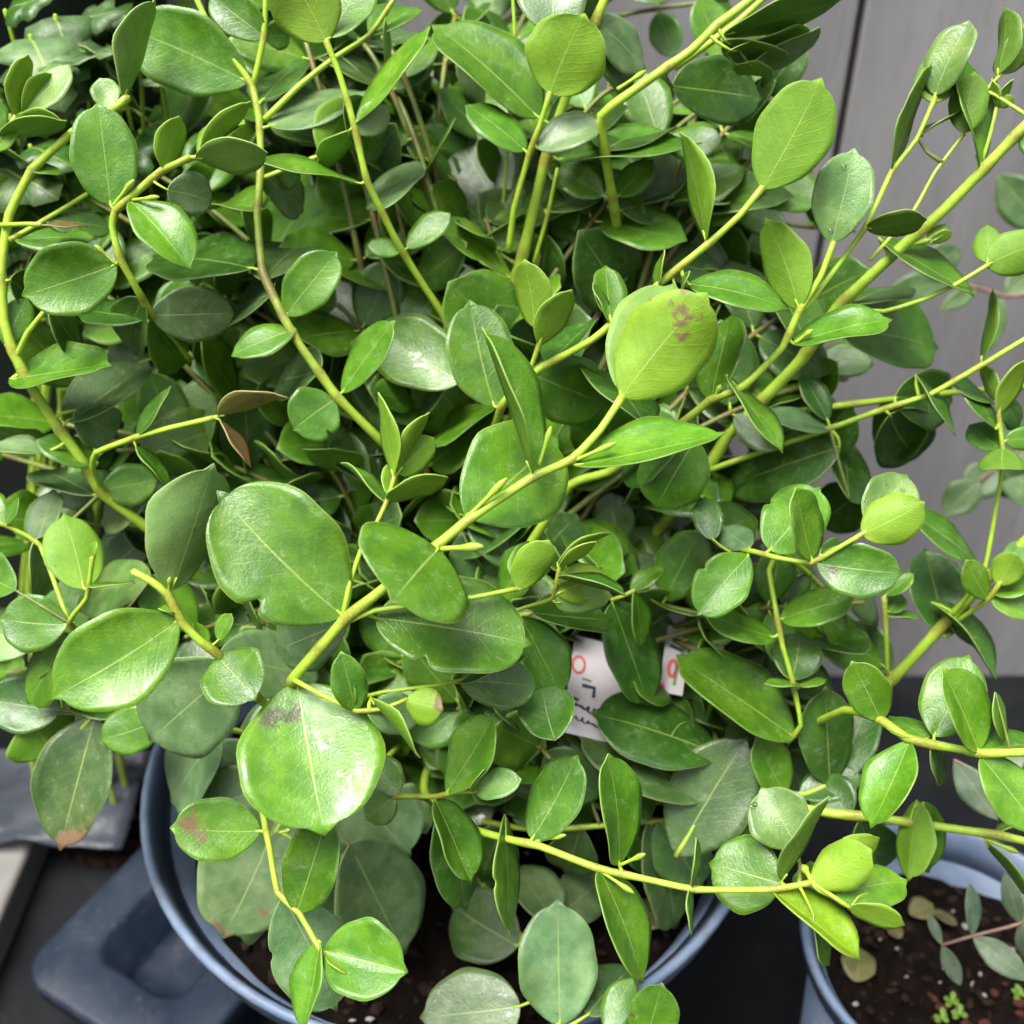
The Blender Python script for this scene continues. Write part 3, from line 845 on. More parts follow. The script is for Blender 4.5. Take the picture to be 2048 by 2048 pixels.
L 1212,497 1336,470 70 2 d u
L 1213,527 1311,536 56 -4 l u br
L 1290,530 1402,390 92 10 d
L 1450,80 1560,130 60 20 d u
L 1460,100 1600,80 50 24 l u
L 1240,420 1330,400 100 30 d
L 1210,300 1310,250 90 36 d
K 1235,178 1292,142 0.9 6
B topright2 2.0 1.6 - | 1348,135,402 1420,85,398 1480,40,396 1545,-20,394
L 1500,130 1620,90 60 26 d u
L 1470,130 1540,150 30 10 l u
B leftarc 2.7 1.9 R | 420,1180,470 300,1060,440 203,985,428 165,920,420 120,860,415 60,770,408 25,700,404 8,640,402 3,540,400 18,430,398 65,340,396 145,265,394 225,222,392 255,195,391
L 246,198 294,3 62 -4 p u
L 225,218 200,160 60 -2 p
L 20,758 212,735 80 -8 m wet
L 195,925 80,880 64 -6 m
L 90,905 -20,890 42 2 g
L 135,842 288,728 92 26 k
L 10,690 52,600 66 6 m
L 205,980 310,960 90 10 m
L 300,975 205,1042 90 20 g
L 190,990 90,940 90 34 k
L 75,1090 107,985 66 14 g
L 60,340 120,345 20 4 m
L 150,820 230,870 100 20 g
L 20,560 90,620 90 30 d
B lefttwig 1.9 1.6 - | 380,720,440 304,630,404 275,580,393 239,514,386 225,453,384 232,420,382 280,378,380 326,340,378 380,315,378
L 221,409 197,214 134 -6 m
L 261,402 378,519 98 -6 l f.3
L 330,340 351,236 58 -4 y u
L 392,316 528,302 72 -4 p u
L 400,310 500,212 46 -2 y u
L 400,312 478,232 44 6 y
L 335,380 422,402 92 14 g
L 232,529 54,588 150 -8 l wet
L 301,630 466,626 116 10 k wet
L 297,634 170,620 60 12 d
L 285,600 250,700 90 20 d
L 300,640 380,730 100 30 m
K 226,412 268,360 0.9 -5
K 262,400 318,394 0.8 -4
K 232,529 190,490 0.7 -4
B lefttwig2 1.3 1.1 - | 20,480,398 90,440,404 174,388,410
L 90,440 220,450 60 14 d
L 30,480 180,470 50 10 m
B lefttwig3 1.2 1.0 - | 0,450,396 60,448,394 82,450,393
L 82,450 170,452 8 2 b
B lefttwig4 1.4 1.2 - | 30,720,405 55,665,400 98,612,398
L 100,610 160,700 60 14 d
B farleft 1.5 1.2 - | 8,560,402 -40,420,398 -10,300,396 33,232,394
L 33,232 55,116 48 -4 y u
L 35,240 125,238 42 -2 y u
L 45,225 135,135 60 6 p
L 45,225 100,150 40 2 y u
L 0,275 125,236 44 -8 l u
L 5,262 -40,200 70 -2 m
L -10,300 30,260 30 -6 l
B deadtip 1.6 1.3 - | 205,980,430 185,935,412 192,905,404 268,876,398 340,856,396 427,836,394
L 435,832 566,792 46 -4 b u f.3
L 440,840 504,925 26 2 b
L 272,894 338,968 34 6 m
L 270,876 340,780 26 4 d
B leftlow 1.5 1.1 R | 320,1330,460 200,1300,420 138,1245,402 174,1195,396 185,1115,390
L 134,1249 6,1238 122 -4 m wet
L 168,1178 130,1035 118 6 l u
L 176,1170 265,1165 8 -4 m
L 185,1118 190,1085 16 -6 y b
L 300,1160 160,1180 120 40 p z34
L 60,1300 -40,1250 120 10 p z8
L 140,1270 60,1400 90 10 m
L 30,1180 -60,1130 110 16 m
L 160,1290 60,1330 80 20 l
B leftlow2 1.3 1.1 - | 138,1245,404 80,1090,412 10,1050,408 -30,1040,406
L 10,1052 35,998 20 -2 l
L 5,1050 -40,980 70 2 m
L 70,1080 120,1180 110 30 g
'''
class Br: pass
branches = []; cur = None
for ln in DATA.strip().split('\n'):
    tk = ln.split()
    if tk[0] == 'B':
        cur = Br(); cur.name, cur.r0, cur.r1, cur.flag = tk[1], float(tk[2]) * 0.00073, float(tk[3]) * 0.00073, tk[4]
        cur.pts = [tuple(float(q) for q in t.split(',')) for t in tk[6:]]; cur.leaves = []; cur.buds = []; branches.append(cur)
    else:
        b = tuple(float(q) for q in tk[1].split(',')); t = tuple(float(q) for q in tk[2].split(','))
        if tk[0] == 'K': cur.buds.append((b, t, float(tk[3]) / 1000, float(tk[4]) / 1000))
        else: cur.leaves.append((b, t, float(tk[3]), float(tk[4]) / 1000, tk[5], tk[6:]))
def near2d(pts, b):
    best = (1e9, 0, 0)
    for i in range(len(pts) - 1):
        ax_, ay, ad = pts[i]; bx, by, bd = pts[i + 1]
        dx, dy = bx - ax_, by - ay; t = max(0, min(1, ((b[0] - ax_) * dx + (b[1] - ay) * dy) / (dx * dx + dy * dy + 1e-9)))
        q = math.hypot(ax_ + dx * t - b[0], ay + dy * t - b[1])
        if q < best[0]: best = (q, ad + (bd - ad) * t, i + t)
    return best
def bez(p0, p1, p2, p3, n):
    return [p0 * (1 - t) ** 3 + p1 * 3 * t * (1 - t) ** 2 + p2 * 3 * t * t * (1 - t) + p3 * t ** 3 for t in [i / n for i in range(n + 1)]]
UP = Vector((0, 0, 1))
def leaf_frame(B, T, wm, aspect, under):
    ax = (T - B); L = ax.length; axn = ax / L
    view = ((B + T) / 2 - CAM).normalized()
    lat = axn.cross(view)
    lat = lat.normalized()
    vperp = (view - axn * view.dot(axn)).normalized()
    W = max(wm, aspect * L)
    cs = min(1.0, wm / W); sn = math.sqrt(max(0, 1 - cs * cs))
    best = None
    for s in (1, -1):
        l2 = lat * cs + vperp * sn * s
        n = axn.cross(l2).normalized()
        if n.dot(view) > 0: n = -n
        if under: n = -n
        if best is None or n.z > best[0]: best = (n.z, l2, n)
    return best[1], best[2], W
DROPS = []
n_leaf = 0
for bi, br in enumerate(branches):
    lr = random.Random(1000 + bi)
    P = [px(x, y, d / 1000) for x, y, d in br.pts]
    path = catmull(P)
    hidden = 0
    if br.flag == 'R':
        p3 = path[0]; dirn = (path[1] - path[0]).normalized()
        r0 = ROOT + Vector((lr.uniform(-.022, .022), lr.uniform(-.02, .03), 0))
        Ld = (p3 - r0).length
        up_ = min(0.45 * Ld, max(0.02, (p3.z - r0.z) * 0.6))
        ext = bez(r0, r0 + Vector((0, 0, up_)), p3 - dirn * Ld * 0.28, p3, max(6, int(Ld / 0.008)))
        for q in ext: q.z = max(q.z, 0.187)
        hidden = len(ext) - 1
        path = ext[:-1] + path
    nodes = [];
    leafs = []
    for (b, t, wpx, dd, cls, opts) in br.leaves:
        dist, dmm, _ = near2d(br.pts, b)
        zoff = 0.0
        for o in opts:
            if o[0] == 'z': zoff = float(o[1:]) / 1000
        d0 = dmm / 1000 + min(zoff, 0.004)
        extra = dd + lr.uniform(-.004, .004)
        Bp = px(b[0], b[1], d0 + max(0.0, zoff - 0.004) + (0.0 if zoff else 0)); Tp = px(t[0], t[1], dmm / 1000 + zoff * .5 + extra)
        leafs.append((Bp, Tp, 0.96 * wpx / FPX * (d0 + extra / 2), cls, opts, dist)); 
        if dist < 45: nodes.append(min(path[hidden:], key=lambda q: (q - Bp).length))
    hid = hidden; npth = len(path)
    isbrown = br.name in ('brownstem',)
    def bfun(i, t, hid=hid, isbrown=isbrown, npth=npth):
        k = 0.85 * max(0, 1 - i / max(1, hid)) if hid else 0.0
        if isbrown: k = max(k, 0.8 * max(0, 1 - abs((i - hid) / max(1, npth - hid) - 0.55) / 0.30))
        return min(1, k)
    r_root = max(br.r0 * 1.35, br.r0)
    bo = stem_obj('branch', path, r_root if hidden else br.r0, br.r1, nodes, shrub, path[0], brown=bfun)
    for (b, t, rr, dd) in br.buds:
        _, dmm, _ = near2d(br.pts, b)
        p0 = px(b[0], b[1], dmm / 1000); p1 = px(t[0], t[1], dmm / 1000 + dd)
        pth = [p0.lerp(p1, i / 8) for i in range(9)]
        rad = [rr * q for q in (0.8, .75, .7, .7, .75, 1.0, 1.35, 1.15, .45)]
        v, f = tube(pth, rad, 7); o = mesh_obj('bud', v, f, M['stem'], bo, p0)
        set_pigment(o, [0.0] * len(v), [0.0] * 42 + [0.35] * (len(v) - 42))
    for (Bp, Tp, wm, cls, opts, dist) in leafs:
        L = (Tp - Bp).length
        fold = 0.0; notch = None; p = lr.uniform(0.97, 1.18); q = lr.uniform(0.46, 0.54)
        for o in opts:
            if o[0] == 'f': fold = float(o[1:])
            if o[0] == 'n': notch = tuple(float(k) for k in o[1:].split(','))
            if o[0] == 'p' and len(o) > 1: p = float(o[1:])
        if notch is None and L > 0.018 and lr.random() < 0.10: notch = (lr.uniform(.3, .8), lr.choice((-1, 1)), lr.uniform(.08, .22))
        under = 'u' in opts
        lat, nrm, W = leaf_frame(Bp, Tp, wm, lr.uniform(0.56, 0.72), under)
        if wm < 0.32 * L: W = min(W, 0.62 * L); q = max(q, .62)
        jn = min(path[hidden:], key=lambda q_: (q_ - Bp).length)
        pet = None
        mts = mats_for(cls, opts)
        if (jn - Bp).length > 0.012: mts = mts[:3] + [M['shadestem']]
        if (jn - Bp).length > 0.033:
            axd = (Tp - Bp).normalized(); c3 = Bp + axd * L * 0.10 + FWD * 0.001; r0_ = ROOT + Vector((lr.uniform(-.03, .03), lr.uniform(-.02, .03), 0)); Ld = (Bp - r0_).length
            pp = bez(r0_, r0_ + UP * Ld * 0.3, Bp + FWD * 0.4 * Ld, Bp, 26) + [c3]
            for q_ in pp: q_.z = max(q_.z, 0.188)
            pet = (pp, [0.0009 * (1.1 - 0.7 * i / (len(pp) - 1)) for i in range(len(pp))])
        elif (jn - Bp).length > 0.0008:
            gap = (jn - Bp).length; rp = 0.00075 if L > 0.02 else 0.0005
            mid = (jn + Bp) / 2 + (Bp - Tp).normalized() * min(gap * 0.12, 0.002)
            c3 = Bp + (Tp - Bp).normalized() * L * 0.10 - nrm * 0.0006
            pp = catmull([jn, mid, Bp, c3], 0.002)
            pet = (pp, [rp * (1.2 - 0.75 * i / (len(pp) - 1)) for i in range(len(pp))])
        big = wm * L > 0.00035
        v, f, fm, uv = leaf_geo(Bp, Tp, lat, nrm, W, lr, fold=fold, cup=lr.uniform(-.08, .34) if not fold else 0.02, bend=lr.uniform(-.08, .22),
                                p=p, q=q, notch=notch, rows=(48 if notch else 22) if big else 14, cols=10 if big else 6, petiole=pet)
        o = mesh_obj('leaf', v, f, mts, bo, Bp, fmat=fm, uvs=uv)
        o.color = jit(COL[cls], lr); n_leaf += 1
        if big and cls == 'p' and 'wet' in opts:
            nc = 11
            for _ in range(4):
                vi = lr.randint(5, 17) * nc + lr.randint(1, 9)
                DROPS.append((v[vi], nrm.copy(), lr.uniform(0.0005, 0.0011)))

t_ = NT('clear_water')
M['water'] = t_.out(t_.bsdf((0.98, 1, 0.98, 1), 0.02, 0.5, **{'Transmission Weight': 1.0, 'IOR': 1.33}))
for (p, n_, r_) in DROPS:
    e1 = n_.orthogonal().normalized(); e2 = n_.cross(e1); v, f = [p + n_ * r_ * 0.62], []
    for i in range(1, 5):
        a = i / 4 * math.pi / 2
        for j in range(10): v.append(p + (e1 * math.cos(j * .6283) + e2 * math.sin(j * .6283)) * r_ * math.sin(a) + n_ * (r_ * 0.62 * math.cos(a) - 0.00004 * i))
    for j in range(10): f.append((0, 1 + j, 1 + (j + 1) % 10))
    for i in range(3):
        for j in range(10): f.append((1 + i * 10 + j, 11 + i * 10 + j, 11 + i * 10 + (j + 1) % 10, 1 + i * 10 + (j + 1) % 10))
    f.append(tuple(range(40, 30, -1)))
    tag(mesh_obj('water_droplet', v, f, M['water'], None, p), 'clear round water droplet beaded on a pale wet leaf', 'droplet', 'water droplets on the leaves')

# ------------------------------------------------------------------ inner foliage
def inside(poly, x, y):
    c = False; j = len(poly) - 1
    for i in range(len(poly)):
        xi, yi = poly[i]; xj, yj = poly[j]
        if (yi > y) != (yj > y) and x < (xj - xi) * (y - yi) / (yj - yi) + xi: c = not c
        j = i
    return c
FILL = [(-80, 300), (60, 320), (260, 120), (330, -60), (1560, -60), (1610, 60), (1560, 240), (1760, 420), (1790, 560), (1770, 880), (1690, 960), (1760, 1060), (1830, 1300),
        (1740, 1560), (1400, 1600), (1230, 1560), (1180, 1640), (760, 1660), (420, 1480), (260, 1400), (-80, 1400)]
HOLE = [[(1060, 1250), (1290, 1240), (1300, 1420), (1160, 1540), (1050, 1480)], [(1320, 1230), (1395, 1230), (1385, 1390), (1310, 1390)]]
def fill_spray(root, target, nl, r, Lm, cols, dmin, used, poly, parent, asleaf=True):
    d0 = (target - root).length
    path = bez(root, root + Vector((r.uniform(-.02, .02), r.uniform(-.02, .02), d0 * 0.45)), target - Vector((target.x - root.x, target.y - root.y, 0.02)) * 0.4, target, max(10, int(d0 / 0.008)))
    nodes = []; ls = []
    for i in range(nl):
        t = 0.30 + 0.70 * (i // 2) / max(1, (nl - 1) // 2); k = min(len(path) - 2, int(t * (len(path) - 1)))
        p = path[k]; tn = (path[k + 1] - path[k]).normalized()
        sd_ = tn.orthogonal().normalized(); sd_ = Matrix.Rotation((i // 2) * R(90) + (i % 2) * math.pi + r.uniform(-.4, .4), 3, tn) @ sd_
        L = Lm * r.uniform(.75, 1.15) * (1.0 if t < .8 else .75)
        ax = (sd_ + tn * r.uniform(.2, .7) + UP * 0.15).normalized()
        T = p + ax * L; c_ = (p + T) / 2
        x, y, d = proj(c_); tx, ty, td = proj(T)
        if d < dmin or td < dmin or not inside(poly, x, y) or any(inside(h, x, y) for h in HOLE): continue
        if T.y > 0.625 or T.z < 0.20: continue
        nn = (UP * 0.7 - FWD * 0.9 + Vector((r.uniform(-.6, .6), r.uniform(-.6, .6), 0))); nn = (nn - ax * nn.dot(ax)).normalized()
        nodes.append(p); ls.append((p, T, ax.cross(nn).normalized(), nn, L * r.uniform(.62, .82)))
    if not ls: return
    bo = stem_obj('branch', path, 0.0019, 0.0009, nodes, parent, path[0], mat=M['shadestem'], seg=7, brown=lambda i, t: max(0, .9 - 1.1 * t))
    for (p, T, lat, nn, W) in ls:
        c3 = p + (T - p) * 0.12; pp = [p, p + (T - p) * .05, c3]
        v, f, fm, uv = leaf_geo(p + (T - p) * 0.08, T, lat, nn, W, r, cup=r.uniform(0, .2), bend=r.uniform(0, .15), rows=12, cols=6, petiole=(pp, [.0008, .0007, .0004]))
        if used[0] < 298:
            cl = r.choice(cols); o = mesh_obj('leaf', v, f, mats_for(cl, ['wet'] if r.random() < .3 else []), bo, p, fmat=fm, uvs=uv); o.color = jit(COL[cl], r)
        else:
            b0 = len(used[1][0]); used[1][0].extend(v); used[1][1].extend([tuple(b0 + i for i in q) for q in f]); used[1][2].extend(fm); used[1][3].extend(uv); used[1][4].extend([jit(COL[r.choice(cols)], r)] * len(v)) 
        used[0] += 1
def tint(o, cols_):
    at = o.data.color_attributes.new('tint', 'FLOAT_COLOR', 'POINT'); at.data.foreach_set('color', np.asarray(cols_, np.float32).ravel())
    au = o.data.attributes.new('use_tint', 'FLOAT', 'POINT'); au.data.foreach_set('value', np.ones(len(cols_), np.float32))
fr = random.Random(5)
used = [n_leaf, ([], [], [], [], [])]
cnt = 0
while cnt < 130:
    x, y = fr.uniform(-40, 1850), fr.uniform(-20, 1560)
    if not inside(FILL, x, y): continue
    d = (fr.uniform(0.455, 0.53) if cnt < 90 else fr.uniform(0.44, 0.475)) if y < 1150 else fr.uniform(0.425, 0.475)
    T = px(x, y, d)
    if T.z < 0.235 or T.y > 0.615: continue
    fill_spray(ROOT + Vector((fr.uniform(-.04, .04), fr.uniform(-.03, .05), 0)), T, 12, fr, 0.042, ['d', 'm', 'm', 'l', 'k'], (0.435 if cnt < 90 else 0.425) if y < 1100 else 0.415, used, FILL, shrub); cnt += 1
if used[1][0]:
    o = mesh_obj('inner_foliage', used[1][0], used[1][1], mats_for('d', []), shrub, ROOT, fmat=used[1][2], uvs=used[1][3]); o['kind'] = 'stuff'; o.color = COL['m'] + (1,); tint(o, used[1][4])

# second shrub in the timber planter behind
R2V = Vector((-0.075, 0.57, 0.396))
shrub2 = empty('leafy_shrub', R2V)
tag(shrub2, 'darker round-leaved shrub rising from the weathered timber planter behind', 'shrub', 'round-leaved shrubs')
POLY2 = [(-60, 330), (90, 300), (280, 60), (330, -100), (1560, -100), (1600, 40), (1560, 240), (1720, 420), (1700, 760), (1300, 900), (500, 900), (-60, 900)]
fr = random.Random(9); used2 = [0, ([], [], [], [], [])]; cnt = 0
while cnt < 46:
    x, y = fr.uniform(-60, 1720), fr.uniform(-90, 760)
    if not inside(POLY2, x, y): continue
    T = px(x, y, fr.uniform(0.48, 0.57))
    if T.y > 0.615: continue
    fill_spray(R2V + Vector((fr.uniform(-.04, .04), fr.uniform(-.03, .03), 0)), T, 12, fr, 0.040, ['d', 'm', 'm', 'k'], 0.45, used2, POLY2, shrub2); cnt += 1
if used2[1][0]:
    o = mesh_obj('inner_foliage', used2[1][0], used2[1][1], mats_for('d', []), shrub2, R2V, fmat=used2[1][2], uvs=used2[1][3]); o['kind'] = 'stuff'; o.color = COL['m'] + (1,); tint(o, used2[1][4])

# ------------------------------------------------------------------ grey-leaved sapling in the small pot
SR = Vector((c2.x + 0.035, c2.y + 0.005, 0.147))
sap = empty('sapling', SR); tag(sap, 'thin brown-stemmed sapling with narrow blue-grey leaves in the small pot', 'sapling', 'grey-leaved saplings')
def hand_branch(parent, pts, r0, r1, leaves, start=None, mat='redstem', cls='s', seed=1):
    lr = random.Random(seed); P = [px(x, y, d / 1000) for x, y, d in pts]
    if start is not None: P = [start] + P
    path = catmull(P)
    bo = stem_obj('branch', path, r0, r1, [], parent, path[0], mat=M[mat], seg=7)
    for (b, t, wpx, dd, op) in leaves:
        _, dmm, _ = near2d(pts, b)
        Bp = px(b[0], b[1], dmm / 1000); Tp = px(t[0], t[1], (dmm + dd) / 1000)
        Bp = min(path, key=lambda q_: (q_ - Bp).length)
        lat, nrm, W = leaf_frame(Bp, Tp, wpx / FPX * dmm / 1000, 0.32, False)
        v, f, fm, uv = leaf_geo(Bp, Tp, lat, nrm, W, lr, cup=.1, bend=.1, p=.95, q=.85, rows=14, cols=6, mucro=.02)
        o = mesh_obj('leaf', v, f, mats_for(cls, op), bo, Bp, fmat=fm, uvs=uv); o.color = jit(COL[cls], lr)
hand_branch(sap, [(2110, 1800, 455), (2040, 1847, 458), (1945, 1872, 462), (1884, 1890, 466)], .0011, .0007,
            [((1945, 1870), (1943, 1770), 30, -6, []), ((1946, 1872), (2060, 1962), 56, -8, []), ((1884, 1890), (1856, 1824), 20, 2, []), ((1886, 1892), (1922, 1974), 34, 4, []),
             ((2040, 1846), (2010, 1750), 40, -4, []), ((2040, 1848), (2080, 1760), 36, 2, []), ((2040, 1848), (2060, 1930), 40, 10, [])], start=SR, seed=3)
hand_branch(sap, [(2100, 1600, 452), (1990, 1560, 456), (1908, 1520, 460)], .0010, .0007,
            [((1908, 1515), (1996, 1640), 62, -6, []), ((1990, 1560), (2050, 1500), 40, 4, [])], start=SR + Vector((0.01, 0.01, 0)), seed=4)
# second sapling against the wall
SB = Vector((0.45, 0.56, 0.0))
sap2 = empty('sapling', SB); tag(sap2, 'blurred grey-green sapling with a reddish stem standing against the grey wall', 'sapling', 'grey-leaved saplings')
hand_branch(sap2, [(2130, 640, 600), (2000, 590, 600), (1900, 560, 598), (1800, 520, 596)], .0020, .0010,
            [((1900, 560), (1770, 590), 60, 4, []), ((1850, 540), (1925, 500), 64, -4, []), ((1960, 580), (1880, 620), 34, 0, []), ((2010, 590), (2070, 540), 60, 0, []), ((2000, 590), (1980, 700), 40, 4, [])],
            start=SB, seed=6, cls='k')
hand_branch(sap2, [(2120, 560, 600), (2080, 450, 600), (2050, 380, 598)], .0016, .0010,
            [((2070, 470), (1998, 350), 90, 0, []), ((2080, 440), (2100, 340), 60, 0, [])], start=SB + Vector((.01, 0, .0)), seed=7, cls='k')
hand_branch(sap2, [(2110, 820, 590), (2040, 900, 585), (1960, 960, 580)], .0014, .0009,
            [((1960, 960), (1890, 1030), 70, 4, []), ((2000, 930), (1930, 990), 80, 0, []), ((2040, 900), (2040, 1010), 90, -4, []), ((2070, 870), (1990, 860), 50, 0, []), ((1990, 940), (2060, 990), 80, 6, [])],
            start=SB + Vector((-.01, 0, 0)), seed=8, cls='k')

# ------------------------------------------------------------------ lobed plant, upper left
LB = Vector((-0.29, 0.495, 0.0))
lob = empty('lobed_plant', LB); tag(lob, 'shaded plant with lobed dull grey-green leaves in front of the added dark bin', 'plant')
def lobed_leaf(B, ax, nrm, L, r):
    lat = ax.cross(nrm).normalized(); out = []
    prof = [(0, 0), (.02, .18), (.06, .42), (.22, .50), (.30, .36), (.36, .34), (.50, .50), (.64, .44), (.66, .26), (.74, .20), (.86, .22), (1.0, 0.0)]
    pts = [(a * L, b * L * .9) for a, b in prof] + [(a * L, -b * L * .9) for a, b in reversed(prof[1:-1])]
    cen = (0.42 * L, 0.0)
    def P(a, b, z): return B + ax * a + lat * b + nrm * z
    v = [P(cen[0], 0, 0.0)]; n = len(pts)
    for a, b in pts: v.append(P((a + cen[0]) / 2, b / 2, .02 * L))
    for a, b in pts: v.append(P(a, b, -.04 * L + .03 * L * math.sin(a * 300 + b * 250)))
    f = [(0, 1 + i, 1 + (i + 1) % n) for i in range(n)] + [(1 + i, 1 + n + i, 1 + n + (i + 1) % n, 1 + (i + 1) % n) for i in range(n)]
    m = len(v); v2 = v + [q - nrm * .0005 for q in v]
    f2 = f + [tuple(m + k for k in reversed(q)) for q in f] + [(1 + n + i, m + 1 + n + i, m + 1 + n + (i + 1) % n, 1 + n + (i + 1) % n) for i in range(n)]
    fm = [0] * len(f) + [1] * len(f) + [2] * n
    uv = [(.5, .42)] + [(.5 + b / L * .4, a / L * .6 + .2) for a, b in pts] + [(.5 + b / L * .9, a / L) for a, b in pts]
    return v2, f2, fm, uv + uv
lr = random.Random(21)
for (x, y, d, cl) in [(60, 70, 520, 'g'), (150, 40, 535, 'k'), (215, 90, 540, 'k'), (170, 110, 530, 'k'), (110, 30, 525, 'k'), (40, 120, 530, 'k'), (20, 230, 520, 'd'), (260, 30, 545, 'd'), (320, 150, 550, 'k'), (90, 200, 535, 'd'), (10, 20, 530, 'd'), (-10, 330, 530, 'k'), (60, 290, 520, 'd'), (360, 60, 550, 'd'),
                      (250, 190, 545, 'd'), (30, 400, 535, 'd'), (120, 330, 540, 'k'), (280, 260, 545, 'd')]:
    T = px(x, y, d / 1000 - 0.075); st = LB + Vector((lr.uniform(-.03, .03), lr.uniform(-.02, .02), 0))
    path = bez(st, st + Vector((0, 0, .25)), T - Vector((0, -0.02, .12)), T, 24)
    bo = stem_obj('branch', path, .0018, .0009, [], lob, path[0], seg=6)
    for k in range(2):
        q = path[-1] if k == 0 else path[-4]
        ax = Vector((lr.uniform(-1, 1), lr.uniform(-.9, .1), lr.uniform(-.5, .3))).normalized()
        nn = UP * .8 - FWD * .7 + Vector((lr.uniform(-.4, .4), 0, 0)); nn = (nn - ax * nn.dot(ax)).normalized()
        v, f, fm, uv = lobed_leaf(q, ax, nn, lr.uniform(.024, .042), lr)
        o = mesh_obj('leaf', v, f, mats_for(cl, []), bo, q, fmat=fm, uvs=uv); o.color = jit(COL[cl], lr)

# ------------------------------------------------------------------ plant labels with writing
def stroke(parent, O, ex, ey, nrm, pts, wid, mat, name='ink_mark'):
    """a flat pen stroke laid 0.25 mm over the card"""
    v, f = [], []
    for i, (a, b) in enumerate(pts):
        p = Vector((a, b)); q0 = Vector(pts[max(0, i - 1)]); q1 = Vector(pts[min(len(pts) - 1, i + 1)])
        t = (q1 - q0); t = t.normalized() if t.length else Vector((1, 0)); nn = Vector((-t.y, t.x)) * wid / 2
        for s in (p + nn, p - nn): v.append(O + ex * s.x + ey * s.y + nrm * 0.00028)
    for i in range(len(pts) - 1): f.append((2 * i, 2 * i + 1, 2 * i + 3, 2 * i + 2))
    return mesh_obj(name, v, f, mat, parent, O, smooth=False)
def card(name_label, p0, p1, p2, p3, marks):
    O = p0; ex = (p1 - p0); ey = (p3 - p0); W, H = ex.length, ey.length; ex = ex.normalized(); ey = ey - ex * ey.dot(ex); ey.normalize(); nrm = ex.cross(ey)
    if nrm.dot(FWD) > 0: nrm = -nrm
    e = empty('plant_label', O); tag(e, name_label, 'label')
    c = [O, O + ex * W, O + ex * W + ey * H, O + ey * H]; v = c + [q - nrm * .0006 for q in c]
    f = [(0, 1, 2, 3), (7, 6, 5, 4), (0, 4, 5, 1), (1, 5, 6, 2), (2, 6, 7, 3), (3, 7, 4, 0)]
    mesh_obj('card', v, f, M['card'], e, O, smooth=False)
    for (pts, wd, mt) in marks:
        stroke(e, O, ex, ey, nrm, [(a * W, b * H) for a, b in pts], wd, M[mt])
def circ(cx, cy, rx, ry, n=18): return [(cx + rx * math.cos(6.2832 * i / n), cy + ry * math.sin(6.2832 * i / n)) for i in range(n + 1)]
def scrib(x0, x1, y, amp, n, seed):
    r_ = random.Random(seed); out = []; m = n * 6
    for i in range(m + 1):
        t = i / m; a = amp * (0.6 + 0.5 * math.sin(t * 9 + seed)); out.append((x0 + (x1 - x0) * t + 0.035 * math.sin(t * n * 6.28), y + 0.10 * t * (x1 - x0) + a * math.cos(t * n * 6.28 + r_.uniform(-.3, .3))))
    return out
dz = 0.47
# first card: upper-left corner, upper-right, lower-right, lower-left
card('white plant label with a red 0 and dark handwriting tucked under the leaves', px(1150, 1270, .458), px(1270, 1300, .461), px(1215, 1510, .437), px(1085, 1450, .435),
     [(circ(.12, .30, .10, .085), .0011, 'ink_red'), ([(.20, .43), (.36, .44)], .0009, 'ink_green'),
      ([(.22, .50), (.42, .50), (.42, .60)], .0016, 'ink_blue'),
      (scrib(.12, .70, .70, .030, 6, 3), .0010, 'ink_blue'), (scrib(.15, .62, .83, .022, 5, 5), .0007, 'ink_blue'), ([(.05, .64), (.20, .66)], .0012, 'ink_blue')])
card('narrow printed plant label with red and green picture between dark leaves', px(1340, 1225, .468), px(1386, 1234, .467), px(1358, 1392, .445), px(1308, 1380, .446),
     [(circ(.45, .70, .16, .10), .0016, 'ink_red'), ([(.80, .20), (.78, .62)], .0018, 'ink_green'), ([(.2, .42), (.75, .46)], .0016, 'ink_blue'), ([(.1, .90), (.2, .96)], .0014, 'ink_red'), ([(.62, .62), (.60, .9)], .0015, 'ink_green')])

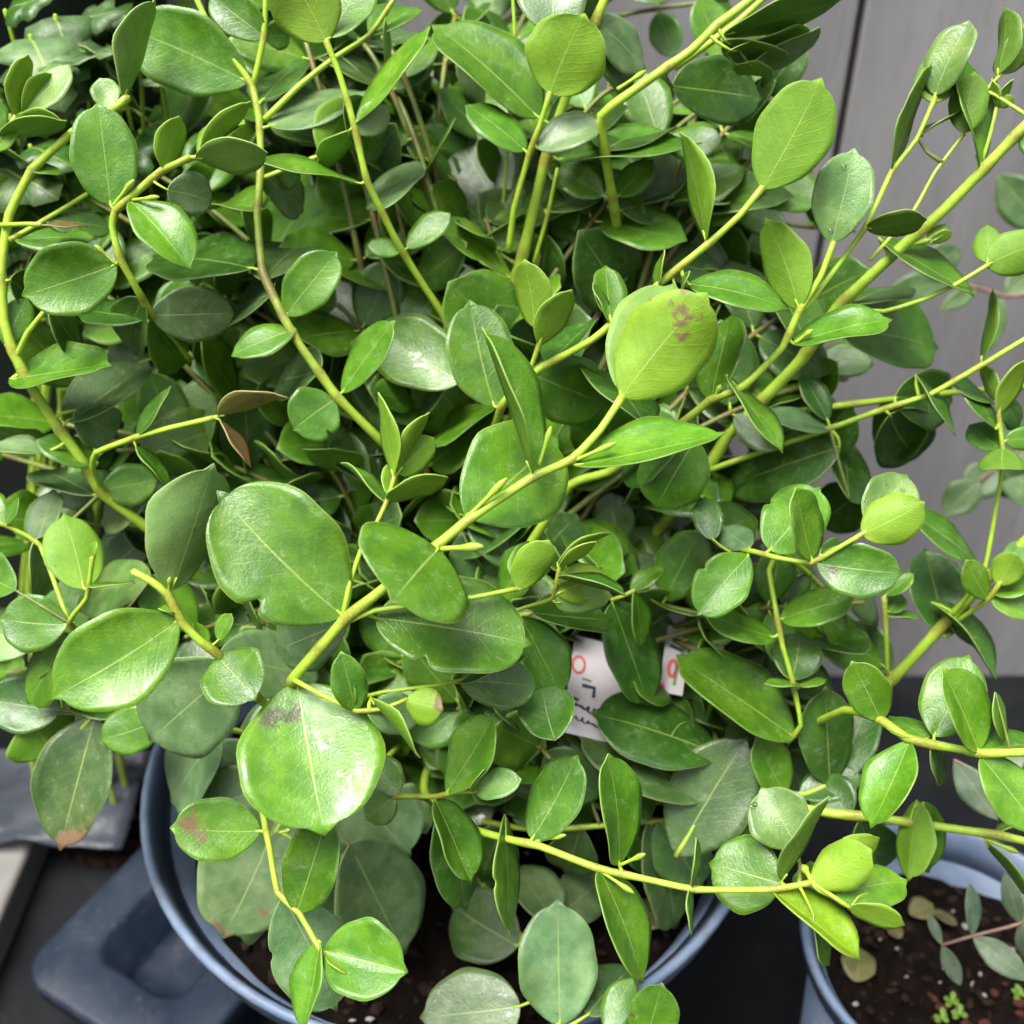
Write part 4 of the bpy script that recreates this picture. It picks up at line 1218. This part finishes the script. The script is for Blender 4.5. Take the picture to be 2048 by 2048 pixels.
# ------------------------------------------------------------------ small pot litter: fallen leaves and weed seedlings
def fallen(x, y, z, L, W, ang, cls, label):
    B = on_z(x, y, z); lr = random.Random(int(x)); ax = Vector((math.cos(ang), math.sin(ang), .08)).normalized(); nn = (UP - ax * ax.z).normalized()
    v, f, fm, uv = leaf_geo(B - ax * L / 2, B + ax * L / 2, ax.cross(nn), nn, W, lr, cup=.15, bend=.1, rows=14, cols=6)
    o = mesh_obj('fallen_leaf', v, f, mats_for(cls, []), None, B, fmat=fm, uvs=uv); o.color = COL['p'][:3] + (1,) if cls == 'p' else jit(COL[cls], lr)
    o.color = (0.17, 0.155, 0.06, 1) if cls == 'p' else (0.10, 0.075, 0.03, 1)
    tag(o, label, 'fallen leaf', 'leaves fallen on the compost')
fallen(1716, 1930, 0.1515, 0.017, 0.016, 1.2, 'p', 'large round yellowed leaf lying on the small pot compost')
fallen(1842, 1818, 0.1525, 0.013, 0.012, 0.4, 'p', 'faded tan round leaf lying beside the sapling tip')
fallen(1888, 1834, 0.1525, 0.012, 0.006, -.7, 'c' if False else 'b', 'narrow dry brown leaf lying near the pot rim')
fallen(1790, 1860, 0.1515, 0.009, 0.008, 2.0, 'b', 'small brown curled leaf lying below the young shoot tip')
fallen(1303, 1830, 0.1965, 0.017, 0.015, .8, 'p', 'olive round leaf lying inside the large blue pot')
wr = random.Random(3)
for (x, y, lb) in [(1900, 2010, 'tiny bright green weed seedling, tallest of the clump on the compost'), (1915, 2035, 'tiny bright green weed seedling with spread leaves nearest the small pot wall'), (2035, 1995, 'lone tiny weed seedling under the large grey leaf'), (1880, 2042, 'tiny pale weed seedling at the edge of the weed clump')]:
    B = on_z(x, y, 0.1485); e = empty('weed_seedling', B); tag(e, lb, 'seedling', 'weeds in the small pot')
    path = [B + Vector((0, 0, .0009 * i)) for i in range(6)]
    v, f = tube(path, [.0004] * 6, 5); o = mesh_obj('stalk', v, f, M['stem'], e, B); set_pigment(o, [0] * len(v), [0] * len(v))
    for k in range(5):
        a = k * 2.4 + wr.random(); ax = Vector((math.cos(a), math.sin(a), .35)).normalized(); nn = (UP - ax * ax.z).normalized(); s = path[2 + k % 4]
        v, f, fm, uv = leaf_geo(s, s + ax * .0036, ax.cross(nn), nn, .0026, wr, rows=6, cols=4)
        o = mesh_obj('leaf', v, f, mats_for('y', []), e, s, fmat=fm, uvs=uv); o.color = (0.16, 0.30, 0.03, 1)
